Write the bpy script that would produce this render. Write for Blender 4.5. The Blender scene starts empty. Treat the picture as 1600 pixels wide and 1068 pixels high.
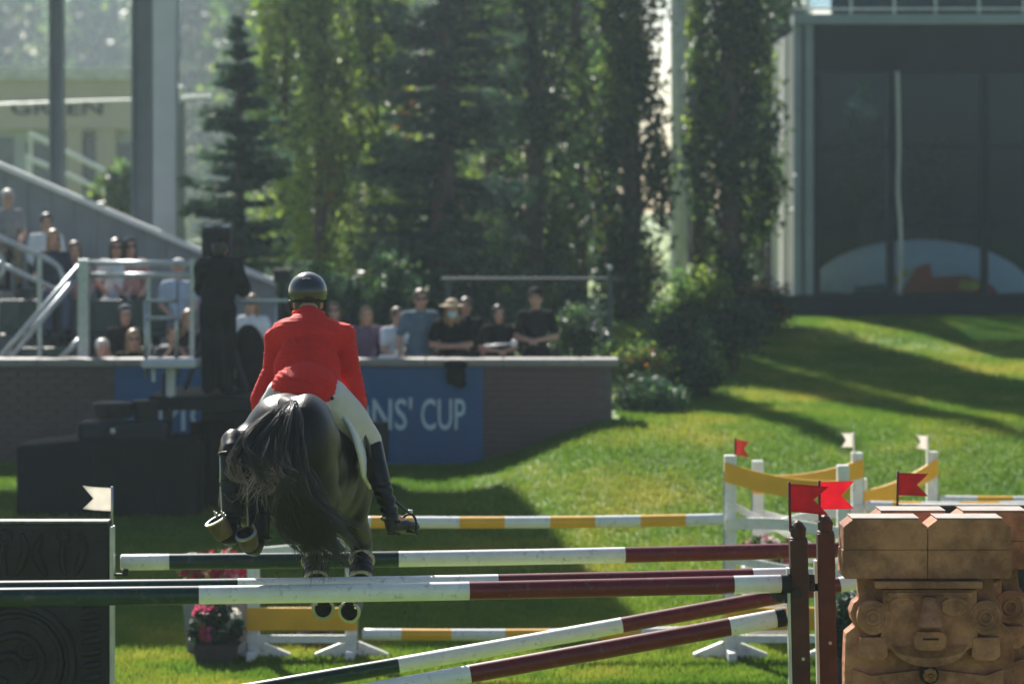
import bpy, bmesh, math, random
import numpy as np
from mathutils import Vector, Matrix, noise

R = math.radians
random.seed(7); rng = np.random.default_rng(7)
scene = bpy.context.scene
COL = scene.collection

# ------------------------------------------------------------------ camera, sky, sun, exposure
F, HC, YH = 4640.0, 3.6, 330.0        # focal length in photo pixels, eye height, horizon row
cam = bpy.data.cameras.new('camera'); camo = bpy.data.objects.new('camera', cam); COL.objects.link(camo)
camo.location = (0, 0, HC); camo.rotation_euler = (R(90), 0, 0)
cam.sensor_width = 36; cam.lens = F / 1600 * 36; cam.shift_y = -(534 - YH) / 1600
cam.clip_end = 3000; cam.clip_start = 0.1
cam.dof.use_dof = True; cam.dof.focus_distance = 16.3; cam.dof.aperture_fstop = 2.2
scene.camera = camo

SUN_AZ, SUN_EL = R(-19), R(37)         # azimuth measured from +Y (view axis), negative = to the left
to_sun = Vector((math.sin(SUN_AZ) * math.cos(SUN_EL), math.cos(SUN_AZ) * math.cos(SUN_EL), math.sin(SUN_EL)))
world = bpy.data.worlds.new('World'); scene.world = world; world.use_nodes = True
wn = world.node_tree.nodes; wl = world.node_tree.links
sky = wn.new('ShaderNodeTexSky'); sky.sky_type = 'NISHITA'; sky.sun_disc = False
sky.sun_elevation = SUN_EL; sky.sun_rotation = SUN_AZ; sky.air_density = 1.0; sky.dust_density = 1.0; sky.ozone_density = 1.0
wl.new(sky.outputs[0], wn['Background'].inputs[0]); wn['Background'].inputs[1].default_value = 0.056
sl = bpy.data.lights.new('sun', 'SUN'); sl.energy = 5.0; sl.angle = R(0.55); sl.color = (1.0, 0.95, 0.87)
slo = bpy.data.objects.new('sun', sl); COL.objects.link(slo)
slo.rotation_euler = (-to_sun).to_track_quat('-Z', 'Y').to_euler(); slo.location = (-10, 40, 30)
scene.view_settings.view_transform = 'Standard'; scene.view_settings.look = 'None'
scene.view_settings.exposure = 1.13; scene.view_settings.gamma = 1.0
scene.render.engine = 'CYCLES'
scene.cycles.use_denoising = True
scene.cycles.max_bounces = 8; scene.cycles.volume_bounces = 1; scene.cycles.transparent_max_bounces = 12

def P(px, py, d):
    """a point of the place: seen in direction (px, py) of the photograph at depth d metres"""
    return Vector(((px - 800) * d / F, d, HC - (py - YH) * d / F))

# ------------------------------------------------------------------ materials
MATS = {}
def mat(name, col, rough=0.6, metal=0.0, var=0.15, scale=6.0, bump=0.0, bscale=40.0, spec=0.5, coat=0.0,
        sheen=0.0, col2=None, transl=0.0, stretch=(1, 1, 1), detail=4.0, tcol=None, scuff=0.0):
    if name in MATS: return MATS[name]
    m = bpy.data.materials.new(name); m.use_nodes = True
    n, l = m.node_tree.nodes, m.node_tree.links
    b = n['Principled BSDF']
    tc = n.new('ShaderNodeTexCoord'); mp = n.new('ShaderNodeMapping'); mp.inputs['Scale'].default_value = stretch
    l.new(tc.outputs['Object'], mp.inputs[0])
    nz = n.new('ShaderNodeTexNoise'); nz.inputs['Scale'].default_value = scale; nz.inputs['Detail'].default_value = detail
    l.new(mp.outputs[0], nz.inputs['Vector'])
    cr = n.new('ShaderNodeValToRGB')
    c2 = col2 if col2 else tuple(min(1, c * (1 + var)) for c in col)
    c1 = col if col2 else tuple(c * (1 - var) for c in col)
    cr.color_ramp.elements[0].position = 0.33; cr.color_ramp.elements[1].position = 0.67
    cr.color_ramp.elements[0].color = (*c1, 1); cr.color_ramp.elements[1].color = (*c2, 1)
    l.new(nz.outputs['Fac'], cr.inputs[0]); l.new(cr.outputs[0], b.inputs['Base Color'])
    if scuff > 0:
        ns = n.new('ShaderNodeTexNoise'); ns.inputs['Scale'].default_value = 17; ns.inputs['Detail'].default_value = 9; ns.inputs['Roughness'].default_value = .72
        l.new(mp.outputs[0], ns.inputs['Vector']); rs_ = n.new('ShaderNodeValToRGB'); rs_.color_ramp.elements[0].position = .555; rs_.color_ramp.elements[1].position = .66
        rs_.color_ramp.elements[0].color = (0, 0, 0, 1); rs_.color_ramp.elements[1].color = (scuff,) * 3 + (1,); l.new(ns.outputs['Fac'], rs_.inputs[0])
        mxs = n.new('ShaderNodeMix'); mxs.data_type = 'RGBA'; l.new(rs_.outputs[0], mxs.inputs[0]); l.new(cr.outputs[0], mxs.inputs[6]); mxs.inputs[7].default_value = (.16, .13, .10, 1)
        l.new(mxs.outputs[2], b.inputs['Base Color'])
    b.inputs['Roughness'].default_value = rough; b.inputs['Metallic'].default_value = metal
    b.inputs['Specular IOR Level'].default_value = spec; b.inputs['Coat Weight'].default_value = coat
    b.inputs['Sheen Weight'].default_value = sheen
    if bump > 0:
        nb = n.new('ShaderNodeTexNoise'); nb.inputs['Scale'].default_value = bscale; nb.inputs['Detail'].default_value = 6
        l.new(mp.outputs[0], nb.inputs['Vector'])
        bp = n.new('ShaderNodeBump'); bp.inputs['Strength'].default_value = bump; bp.inputs['Distance'].default_value = 0.02
        l.new(nb.outputs['Fac'], bp.inputs['Height']); l.new(bp.outputs[0], b.inputs['Normal'])
    if transl > 0:
        t = n.new('ShaderNodeBsdfTranslucent')
        if tcol: t.inputs[0].default_value = (*tcol, 1)
        else: l.new(cr.outputs[0], t.inputs[0])
        mx = n.new('ShaderNodeMixShader'); mx.inputs[0].default_value = transl
        l.new(b.outputs[0], mx.inputs[1]); l.new(t.outputs[0], mx.inputs[2])
        l.new(mx.outputs[0], n['Material Output'].inputs[0])
    MATS[name] = m
    return m

def glass_mat(name, tint, gloss=0.12):
    m = bpy.data.materials.new(name); m.use_nodes = True
    n, l = m.node_tree.nodes, m.node_tree.links
    n.remove(n['Principled BSDF'])
    t = n.new('ShaderNodeBsdfTransparent'); t.inputs[0].default_value = (*tint, 1)
    g = n.new('ShaderNodeBsdfGlossy'); g.inputs['Roughness'].default_value = 0.03; g.inputs[0].default_value = (.22, .28, .31, 1)
    fr = n.new('ShaderNodeFresnel'); fr.inputs[0].default_value = 1.5
    ad = n.new('ShaderNodeMath'); ad.operation = 'ADD'; ad.inputs[1].default_value = gloss; l.new(fr.outputs[0], ad.inputs[0])
    mx = n.new('ShaderNodeMixShader'); l.new(ad.outputs[0], mx.inputs[0])
    l.new(t.outputs[0], mx.inputs[1]); l.new(g.outputs[0], mx.inputs[2]); l.new(mx.outputs[0], n['Material Output'].inputs[0])
    return m

# ------------------------------------------------------------------ mesh helpers
def NB(): return bmesh.new()
def box(bm, c, s, rot=None, bevel=0.0):
    r = bmesh.ops.create_cube(bm, size=1.0)
    M = Matrix.Translation(Vector(c)) @ (rot.to_4x4() if rot else Matrix.Identity(4)) @ Matrix.Diagonal((*s, 1))
    bmesh.ops.transform(bm, matrix=M, verts=r['verts'])
    if bevel > 0:
        ed = list({e for v in r['verts'] for e in v.link_edges})
        bmesh.ops.bevel(bm, geom=ed, offset=bevel, segments=2, affect='EDGES', profile=0.6)
    return bm
def frame_of(a, up=Vector((0, 0, 1))):
    a = a.normalized()
    if abs(a.dot(up)) > 0.98: up = Vector((0, 1, 0))
    s = a.cross(up).normalized(); u = s.cross(a).normalized()
    return s, u
def beam(bm, p0, p1, w, h, up=Vector((0, 0, 1)), bevel=0.0):
    p0, p1 = Vector(p0), Vector(p1); a = p1 - p0; s, u = frame_of(a, up)
    rot = Matrix((s, a.normalized(), u)).transposed()
    return box(bm, (p0 + p1) / 2, (w, a.length, h), rot, bevel)
def tube(bm, pts, r, n=8, cap=True):
    pts = [Vector(p) for p in pts]
    rs = r if isinstance(r, (list, tuple)) else [r] * len(pts)
    rings = []; s = u = None
    for i, p in enumerate(pts):
        a = (pts[min(i + 1, len(pts) - 1)] - pts[max(i - 1, 0)]).normalized()
        if s is None: s, u = frame_of(a)
        else:
            s = (s - a * s.dot(a)).normalized(); u = s.cross(a).normalized()
        rings.append([bm.verts.new(p + (s * math.cos(2 * math.pi * k / n) + u * math.sin(2 * math.pi * k / n)) * rs[i]) for k in range(n)])
    for i in range(len(rings) - 1):
        for k in range(n):
            bm.faces.new((rings[i][k], rings[i][(k + 1) % n], rings[i + 1][(k + 1) % n], rings[i + 1][k]))
    if cap:
        bm.faces.new(rings[0][::-1]); bm.faces.new(rings[-1])
    return rings
def capsule(bm, p0, p1, r0, r1, n=12):
    p0, p1 = Vector(p0), Vector(p1); a = p1 - p0
    if a.length < 1e-6: a = Vector((0, 0, 1e-4)); p1 = p0 + a
    ax = a.normalized(); pts = []; rs = []
    for t in (0.02, 0.35, 0.7, 0.94):
        ang = t * math.pi / 2
        pts.append(p0 - ax * r0 * math.cos(ang)); rs.append(r0 * math.sin(ang))
    pts += [p0, p1]; rs += [r0, r1]
    for t in (0.94, 0.7, 0.35, 0.02):
        ang = t * math.pi / 2
        pts.append(p1 + ax * r1 * math.cos(ang)); rs.append(r1 * math.sin(ang))
    tube(bm, pts, rs, n)
def chain(bm, pts, rs, n=12):
    for i in range(len(pts) - 1): capsule(bm, pts[i], pts[i + 1], rs[i], rs[i + 1], n)
def ell(bm, c, r, rot=None, u=18, v=12):
    q = bmesh.ops.create_uvsphere(bm, u_segments=u, v_segments=v, radius=1.0)
    r3 = r if isinstance(r, (tuple, list)) else (r, r, r)
    M = Matrix.Translation(Vector(c)) @ (rot.to_4x4() if rot else Matrix.Identity(4)) @ Matrix.Diagonal((*r3, 1))
    bmesh.ops.transform(bm, matrix=M, verts=q['verts'])
def prism(bm, pts, ext, bevel=0.0, seg=2):
    """closed solid: polygon of world points pushed along vector ext"""
    ext = Vector(ext); a = [bm.verts.new(Vector(p)) for p in pts]; b = [bm.verts.new(Vector(p) + ext) for p in pts]
    fs = [bm.faces.new(a), bm.faces.new(b[::-1])]; n = len(pts)
    for i in range(n): fs.append(bm.faces.new((a[i], b[i], b[(i + 1) % n], a[(i + 1) % n])))
    bmesh.ops.recalc_face_normals(bm, faces=fs)
    if bevel > 0:
        ed = list({e for v in a + b for e in v.link_edges})
        bmesh.ops.bevel(bm, geom=ed, offset=bevel, segments=seg, affect='EDGES', profile=0.6)
def smooth_path(pts, k=6):
    pts = [Vector(p) for p in pts]; out = []
    for i in range(len(pts) - 1):
        p0, p1, p2, p3 = pts[max(i - 1, 0)], pts[i], pts[i + 1], pts[min(i + 2, len(pts) - 1)]
        for j in range(k):
            t = j / k
            out.append(0.5 * ((2 * p1) + (p2 - p0) * t + (2 * p0 - 5 * p1 + 4 * p2 - p3) * t * t + (3 * p1 - p0 - 3 * p2 + p3) * t ** 3))
    out.append(pts[-1]); return out
def organic(bm, voxel, it=8, disp=None):
    """one continuous skin over overlapping volumes"""
    me = bpy.data.meshes.new('tmp'); bm.to_mesh(me); bm.free()
    o = bpy.data.objects.new('tmp', me); COL.objects.link(o)
    m = o.modifiers.new('r', 'REMESH'); m.mode = 'VOXEL'; m.voxel_size = voxel
    if it: s = o.modifiers.new('s', 'SMOOTH'); s.factor = 0.5; s.iterations = it
    dg = bpy.context.evaluated_depsgraph_get(); dg.update()
    out = bpy.data.meshes.new_from_object(o.evaluated_get(dg))
    bpy.data.objects.remove(o); bpy.data.meshes.remove(me)
    b = NB(); b.from_mesh(out); bpy.data.meshes.remove(out)
    return b

OFF = {}
def tag(o, label=None, cat=None, group=None, kind=None):
    if label: o['label'] = label
    if cat: o['category'] = cat
    if group: o['group'] = group
    if kind: o['kind'] = kind
    return o
def root(name, loc, label, cat, group=None):
    o = bpy.data.objects.new(name, None); COL.objects.link(o); o.location = loc; o.empty_display_size = 0.2
    OFF[o.name] = Vector(loc); return tag(o, label, cat, group)
def obj(name, bm, mats, parent=None, smooth=False, loc=None, kind=None, label=None):
    """links one mesh object; bm holds world coordinates"""
    me = bpy.data.meshes.new(name)
    off = OFF[parent.name] if parent else (Vector(loc) if loc is not None else Vector((0, 0, 0)))
    bmesh.ops.translate(bm, verts=bm.verts, vec=-off)
    bm.to_mesh(me); bm.free()
    for m in (mats if isinstance(mats, (list, tuple)) else [mats]): me.materials.append(m)
    if smooth: me.polygons.foreach_set('use_smooth', [True] * len(me.polygons))
    o = bpy.data.objects.new(name, me); COL.objects.link(o)
    if parent: o.parent = parent
    else: o.location = off
    OFF[o.name] = off
    if kind: o['kind'] = kind
    if label: o['label'] = label
    return o
def mesh_np(name, verts, faces_n, mats, midx=None, parent=None, kind=None, smooth=False):
    """fast mesh: verts (N,3) world; every faces_n consecutive verts are one face"""
    off = np.array(OFF[parent.name]) if parent else np.zeros(3)
    me = bpy.data.meshes.new(name); nv = len(verts); nf = nv // faces_n
    me.vertices.add(nv); me.vertices.foreach_set('co', (verts - off).astype(np.float32).ravel())
    me.loops.add(nv); me.loops.foreach_set('vertex_index', np.arange(nv, dtype=np.int32))
    me.polygons.add(nf); me.polygons.foreach_set('loop_start', np.arange(0, nv, faces_n, dtype=np.int32))
    for m in mats: me.materials.append(m)
    if midx is not None: me.polygons.foreach_set('material_index', midx.astype(np.int32))
    me.update(calc_edges=True); me.validate()
    o = bpy.data.objects.new(name, me); COL.objects.link(o)
    if parent: o.parent = parent
    if kind: o['kind'] = kind
    OFF[o.name] = Vector(off); return o
def copy_tree(o, delta=None, parent=None):
    c = o.copy(); COL.objects.link(c); c.parent = parent; OFF[c.name] = OFF[o.name]
    if delta is not None: c.location = o.location + Vector(delta); OFF[c.name] = OFF[o.name] + Vector(delta)
    for ch in list(o.children): copy_tree(ch, None, c)
    return c
def text_bm(body, size, M, xs=1.0, ext=0.004, bold=0.0):
    cu = bpy.data.curves.new('t', 'FONT'); cu.body = body; cu.size = size; cu.extrude = ext; cu.offset = bold; cu.resolution_u = 3
    o = bpy.data.objects.new('t', cu); COL.objects.link(o)
    dg = bpy.context.evaluated_depsgraph_get(); dg.update()
    me = bpy.data.meshes.new_from_object(o.evaluated_get(dg))
    b = NB(); b.from_mesh(me); bpy.data.objects.remove(o); bpy.data.meshes.remove(me)
    bmesh.ops.transform(b, matrix=M @ Matrix.Rotation(R(90), 4, 'X') @ Matrix.Diagonal((xs, 1, 1, 1)), verts=b.verts)
    return b

def sm(t):
    t = max(0.0, min(1.0, t)); return t * t * (3 - 2 * t)
def G(x, d):
    """height of the lawn"""
    z = 0.70 * sm((d - 24.2) / 10.6)
    right = sm((x + 0.6 + (d - 34) * -0.02) / 1.9)
    z += right * 0.50 * sm((d - 28.0) / 6.5)
    z += right * 0.62 * sm((d - 34.0) / 14.0)
    # a low terrace edge near the pavilion
    e = (d - (46.2 - (x - 3.0) * 0.95))
    z += right * 0.10 * sm((e + 1.0) / 1.2)
    return z
def Gn(x, d): return G(x, d) + 0.025 * noise.noise(Vector((x * .5, d * .35, 0)))

# ------------------------------------------------------------------ palette
white_paint = mat('white_paint', (.76, .76, .74), .42, var=.06, scale=9, bump=.06, bscale=60, coat=.15, scuff=.45)
green_paint = mat('green_paint', (.005, .030, .023), .36, var=.2, scale=7, coat=.15, spec=.3, scuff=.35)
maroon_paint = mat('maroon_paint', (.13, .009, .012), .36, var=.16, scale=7, coat=.15, spec=.3, scuff=.4)
yellow_paint = mat('yellow_paint', (.82, .41, .015), .42, var=.08, scale=5, coat=.15, bump=.04)
black_rubber = mat('black_rubber', (.014, .014, .016), .55, spec=.2)
brown_paint = mat('brown_paint', (.062, .026, .020), .55, var=.2, spec=.2, scale=12, bump=.15, bscale=50)
steel = mat('steel', (.42, .45, .48), .35, 1.0, var=.1)
galv = mat('galvanised_steel', (.40, .44, .46), .42, .75, var=.15, scale=14)
dark_metal = mat('dark_metal', (.018, .021, .024), .5, .2, var=.2, spec=.3)
red_cloth = mat('red_flag_cloth', (.30, .010, .020), .75, var=.12, scale=15, transl=.12, bump=.1)
white_cloth = mat('white_flag_cloth', (.74, .70, .64), .75, var=.06, scale=15, transl=.35, bump=.1)

# ------------------------------------------------------------------ the ground
grass_m = bpy.data.materials.new('lawn_turf'); grass_m.use_nodes = True
def build_grass(m, transl, blades):
    n, l = m.node_tree.nodes, m.node_tree.links; b = n['Principled BSDF']
    tc = n.new('ShaderNodeTexCoord')
    n1 = n.new('ShaderNodeTexNoise'); n1.inputs['Scale'].default_value = .55; n1.inputs['Detail'].default_value = 5; n1.inputs['Roughness'].default_value = .65
    n2 = n.new('ShaderNodeTexNoise'); n2.inputs['Scale'].default_value = 9; n2.inputs['Detail'].default_value = 6
    l.new(tc.outputs['Object'], n1.inputs['Vector']); l.new(tc.outputs['Object'], n2.inputs['Vector'])
    r1 = n.new('ShaderNodeValToRGB'); e = r1.color_ramp.elements
    e[0].position = .36; e[0].color = (.084, .176, .017, 1); e[1].position = .66; e[1].color = (.270, .280, .036, 1)
    e2 = e.new(.5); e2.color = (.124, .212, .020, 1)
    l.new(n1.outputs['Fac'], r1.inputs[0])
    hs = n.new('ShaderNodeHueSaturation'); mr = n.new('ShaderNodeMapRange')
    mr.inputs[1].default_value = .3; mr.inputs[2].default_value = .7; mr.inputs[3].default_value = .86; mr.inputs[4].default_value = 1.14
    l.new(n2.outputs['Fac'], mr.inputs[0]); l.new(mr.outputs[0], hs.inputs['Value']); l.new(r1.outputs[0], hs.inputs['Color'])
    n4 = n.new('ShaderNodeTexNoise'); n4.inputs['Scale'].default_value = 2.3; n4.inputs['Detail'].default_value = 8; n4.inputs['Roughness'].default_value = .7; l.new(tc.outputs['Object'], n4.inputs['Vector'])
    r4 = n.new('ShaderNodeValToRGB'); r4.color_ramp.elements[0].position = .60; r4.color_ramp.elements[1].position = .72; r4.color_ramp.elements[1].color = (.42, .42, .42, 1); l.new(n4.outputs['Fac'], r4.inputs[0])
    m4 = n.new('ShaderNodeMix'); m4.data_type = 'RGBA'; l.new(r4.outputs[0], m4.inputs[0]); l.new(hs.outputs[0], m4.inputs[6]); m4.inputs[7].default_value = (.17, .135, .055, 1); hs = m4
    class _O: pass
    hs = _O(); hs.outputs = [m4.outputs[2]]
    l.new(hs.outputs[0], b.inputs['Base Color']); b.inputs['Roughness'].default_value = .75; b.inputs['Specular IOR Level'].default_value = .25
    if not blades:
        n3 = n.new('ShaderNodeTexNoise'); n3.inputs['Scale'].default_value = 45; n3.inputs['Detail'].default_value = 4
        l.new(tc.outputs['Object'], n3.inputs['Vector'])
        bp = n.new('ShaderNodeBump'); bp.inputs['Strength'].default_value = .8; bp.inputs['Distance'].default_value = .04
        l.new(n3.outputs['Fac'], bp.inputs['Height']); l.new(bp.outputs[0], b.inputs['Normal'])
    t = n.new('ShaderNodeBsdfTranslucent'); l.new(hs.outputs[0], t.inputs[0])
    mx = n.new('ShaderNodeMixShader'); mx.inputs[0].default_value = transl
    l.new(b.outputs[0], mx.inputs[1]); l.new(t.outputs[0], mx.inputs[2]); l.new(mx.outputs[0], n['Material Output'].inputs[0])
build_grass(grass_m, 0.0, False)
blade_m = bpy.data.materials.new('grass_blade'); blade_m.use_nodes = True; build_grass(blade_m, .60, True)

bm = NB()
xs = [-1500, -400, -120, -60, -30] + [-20 + i * .5 for i in range(81)] + [30, 60, 120, 400, 1500]
ds = [-300, -60, 0, 8, 14] + [18 + i * .5 for i in range(77)] + [62, 75, 100, 160, 400, 1500, 2800]
gv = [[bm.verts.new((x, d, Gn(x, min(d, 60)) if abs(x) < 60 else G(x, min(d, 60)))) for x in xs] for d in ds]
for i in range(len(ds) - 1):
    for j in range(len(xs) - 1):
        bm.faces.new((gv[i][j], gv[i][j + 1], gv[i + 1][j + 1], gv[i + 1][j]))
lawn = obj('lawn_ground', bm, grass_m, smooth=True, kind='structure')

# short grass standing on the lawn where the photograph shows it
NBL = 520000
dd = 21.5 + (47 - 21.5) * rng.random(NBL) ** 1.25
xx = (rng.random(NBL) * 1.04 - .52) * 1600 / F * dd
keep = ~((dd > 34.1) & (xx < 1.25))
dd, xx = dd[keep], xx[keep]; nb = len(dd)
gz = np.zeros(nb)
gx = np.linspace(-10, 10, 161); gd = np.linspace(20, 50, 181)
tab = np.array([[Gn(x, d) for x in gx] for d in gd])
fx = (xx + 10) / 20 * 160; fd = (dd - 20) / 30 * 180; ix = fx.astype(int); idd = fd.astype(int); fx -= ix; fd -= idd
gz = (tab[idd, ix] * (1 - fx) + tab[idd, ix + 1] * fx) * (1 - fd) + (tab[idd + 1, ix] * (1 - fx) + tab[idd + 1, ix + 1] * fx) * fd
hh = .032 + .026 * rng.random(nb); aa = rng.random(nb) * math.pi * 2; ww = .006 + .006 * rng.random(nb)
lean = rng.normal(0, .016, (nb, 2))
v = np.zeros((nb, 3, 3))
v[:, 0] = np.stack([xx - np.cos(aa) * ww, dd - np.sin(aa) * ww, gz - .006], 1)
v[:, 1] = np.stack([xx + np.cos(aa) * ww, dd + np.sin(aa) * ww, gz - .006], 1)
v[:, 2] = np.stack([xx + lean[:, 0], dd + lean[:, 1], gz + hh], 1)
gb = mesh_np('grass', v.reshape(-1, 3), 3, [blade_m], kind='stuff')
tag(gb, 'short green grass covering the lawn and its slope', 'grass')

# ------------------------------------------------------------------ the terrace behind the wall
WD = 34.4                                                    # depth of the wall's front face
paving = mat('terrace_paving', (.16, .155, .15), .85, var=.2, scale=3, bump=.2)
bm = NB(); box(bm, (-9.4, WD + 8.3, .70), (21.1, 15.7, .5)); obj('terrace_pavement', bm, paving, kind='structure')

brick_m = mat('brick_purple', (.10, .064, .060), .85, col2=(.145, .095, .088), scale=2.2, bump=.25, bscale=70)
mortar = mat('mortar', (.12, .105, .10), .9, bump=.3)
stone_cap = mat('coping_stone', (.235, .222, .21), .7, var=.12, scale=5, bump=.15)
wall = root('brick_wall', (-4.0, WD + .15, .6), 'low purple brick wall with pale stone coping along the lawn', 'wall')
bm = NB(); box(bm, ((-16.0 + 1.17) / 2, WD + .17, .95), (17.15, .30, 1.72)); obj('wall_core', bm, mortar, wall)
bk = NB(); box(bk, (0, 0, 0), (.215, .05, .062), bevel=.004); bme = bpy.data.meshes.new('brick'); bk.to_mesh(bme); bk.free(); bme.materials.append(brick_m)
def brick_at(x, z):
    o = bpy.data.objects.new('brick', bme); COL.objects.link(o); o.parent = wall
    o.location = Vector((x, WD + .015 + random.uniform(-.003, .003), z)) - OFF[wall.name]
for (xa, xb) in ((-6.05, -4.58), (-.36, 1.15)):
    for row in range(17):
        z = .62 + row * .0735
        n = int((xb - xa) / .225)
        for k in range(n + 1):
            x = xa + .1125 + k * .225 - (.1125 if row % 2 else 0)
            if x + .1 > xb + .03: continue
            brick_at(x, z)
xk = -15.4
while xk < 1.1:
    w = min(.90, 1.24 - xk)
    bm = NB(); box(bm, (xk + w / 2, WD + .16, 1.85), (w - .008, .44, .085), bevel=.014); obj('coping', bm, stone_cap, wall); xk += .90

# the blue banner on the wall with its lettering
blue_b = mat('banner_blue', (.006, .078, .215), .55, var=.1, scale=3)
letter_w = mat('letter_pale', (.50, .62, .68), .6, var=.04)
logo_red = mat('logo_red', (.55, .02, .03), .6, var=.04)
bx0, bx1 = (180 - 800) * WD / F, (755 - 800) * WD / F
ban = root('banner', ((bx0 + bx1) / 2, WD - .02, .68), 'long blue sponsor banner with pale capital letters on the brick wall', 'banner')
bm = NB(); box(bm, ((bx0 + bx1) / 2, WD - .022, 1.215), (bx1 - bx0, .02, 1.15)); obj('banner_sheet', bm, blue_b, ban)
def put_text(body, px0, px1, pyb, cap_px, name='lettering', bold=.004):
    size = cap_px * WD / F / .70
    b = text_bm(body, size, Matrix.Identity(4), bold=bold)
    x0 = min(v.co.x for v in b.verts); x1 = max(v.co.x for v in b.verts)
    want = (px1 - px0) * WD / F; o = P(px0, pyb, WD)
    bmesh.ops.transform(b, matrix=Matrix.Translation((o.x, WD - .038, o.z)) @ Matrix.Diagonal((want / (x1 - x0), 1, 1, 1)) @ Matrix.Translation((-x0, 0, 0)), verts=b.verts)
    return obj(name, b, letter_w, ban)
put_text("CUP", 658, 727, 670, 48); put_text("NATIONS'", 436, 644, 670, 48); put_text('BMO', 213, 345, 672, 48, bold=0)
bm = NB(); c = P(384, 645, WD)
prism(bm, [(c.x + .24 * math.cos(t * math.pi / 16), WD - .036, c.z + .20 * math.sin(t * math.pi / 16)) for t in range(32)], (0, -.006, 0)); obj('roundel', bm, logo_red, ban)
bm = NB()
mpts = [(-.13, -.06), (-.13, .05), (-.09, .10), (-.03, -.01), (0, .05), (.03, -.01), (.09, .10), (.13, .05), (.13, -.06), (.09, -.06), (.08, .03), (.03, -.06), (-.03, -.06), (-.08, .03), (-.09, -.06)]
prism(bm, [(c.x + a, WD - .046, c.z + b + .01) for a, b in mpts], (0, -.004, 0)); box(bm, (c.x, WD - .048, c.z - .105), (.26, .004, .035)); obj('emblem', bm, letter_w, ban)

# ------------------------------------------------------------------ grandstand on the left
conc = mat('stand_concrete', (.20, .205, .20), .85, var=.15, scale=4, bump=.15)
panel_grey = mat('panel_grey', (.24, .26, .27), .55, var=.08, scale=3)
post_grey = mat('post_grey', (.13, .16, .18), .5, var=.1, scale=3)
pale_col = mat('column_pale', (.46, .50, .54), .6, var=.06, scale=2)
roof_m = mat('roof_sheet', (.30, .31, .32), .6, var=.08)
stand = root('grandstand', (-6.0, 40.0, .95), 'roofed grandstand with sloping grey side panel and tall posts', 'grandstand')
for (x0, x1, d0, d1, z) in ((-13, -3.6, 35.5, 37.25, 1.05), (-13, -3.7, 37.25, 38.45, 1.58), (-5.9, -4.0, 38.45, 40.2, 1.86), (-6.45, -5.9, 38.45, 40.2, 2.2), (-13, -6.45, 38.45, 40.2, 2.55)):
    bm = NB(); box(bm, ((x0 + x1) / 2, (d0 + d1) / 2, (z + .9) / 2), (x1 - x0, d1 - d0 - .006, z - .9), bevel=.01); obj('tier', bm, conc, stand)
PD = 41.0
pa, pb = P(-388, 96, PD), P(432, 446, PD)
npan = 23
for i in range(npan):                                            # ribbed side panel under the sloping cap
    a = pa.lerp(pb, i / npan); b = pa.lerp(pb, (i + 1) / npan); g = .012
    bm = NB(); prism(bm, [(a.x + g, PD, .95), (b.x - g, PD, .95), (b.x - g, PD, b.z), (a.x + g, PD, a.z)], (0, .05, 0)); obj('side_panel', bm, panel_grey, stand)
    bm = NB(); beam(bm, (a.x, PD - .02, .95), (a.x, PD - .02, a.z - .03), .05, .05); obj('panel_rib', bm, panel_grey, stand)
bm = NB(); beam(bm, pa + Vector((0, -.02, .035)), pb + Vector((0, -.02, .035)), .22, .075, bevel=.01); obj('rail_cap', bm, white_paint, stand)
for (px, w, d, m) in ((89, .21, 43.6, post_grey), (222, .29, 43.0, post_grey), (258, .40, 45.8, pale_col)):
    x = (px - 800) * d / F
    bm = NB()
    if m is post_grey:                                           # H-section
        box(bm, (x - w / 2 + .02, d, 6.0), (.03, .26, 10.1)); box(bm, (x + w / 2 - .02, d, 6.0), (.03, .26, 10.1)); box(bm, (x, d, 6.0), (w - .05, .03, 10.1))
    else: box(bm, (x, d, 6.0), (w, w, 10.1), bevel=.03)
    obj('roof_post', bm, m, stand)
bm = NB(); prism(bm, [(-4.55, 45.0, 11.0), (-3.45, 38.4, 11.0), (-32, 38.4, 11.0), (-32, 45.0, 11.0)], (0, 0, .25)); obj('roof', bm, roof_m, stand)

def rail_thing(label, paths, posts, r=.028, group=None, m=None, nm='stair_handrail'):
    t = root(nm, posts[0][0] if posts else paths[0][0], label, 'handrail', group)
    for p in paths:
        bm = NB(); tube(bm, p, r, 10); obj('rail_bar', bm, m or galv, t, smooth=True)
    for (a, b, w) in posts:
        bm = NB()
        if w > .06: beam(bm, a, b, w, w, up=Vector((0, 1, 0)), bevel=.008)
        else: tube(bm, [a, b], w, 10)
        obj('rail_post', bm, m or galv, t)
    return t
rd = 35.3
gpost = mat('post_sage', (.045, .065, .065), .6, 0, var=.1); rpost = mat('post_grey_green', (.15, .19, .19), .5, .3, var=.1)
rail_thing('double stair handrail climbing to a square post, left of the camera platform',
    [[P(-40, 604, rd), P(131, 408, rd)], [P(-40, 628, rd), P(122, 430, rd)], [P(92, 562, rd), P(131, 524, rd)]],
    [(P(131, 562, rd), P(131, 405, rd), .13), (P(16, 562, rd), P(16, 548, rd), .03), (P(62, 562, rd), P(62, 500, rd), .028)], .034)
rail_thing('level twin guard rail running right from the square stair post',
    [[P(141, 411, rd), P(300, 411, rd)], [P(141, 430, rd), P(300, 430, rd)]], [(P(300, 560, rd), P(300, 405, rd), .03), (P(232, 560, rd), P(232, 430, rd), .022)], .034)
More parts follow.
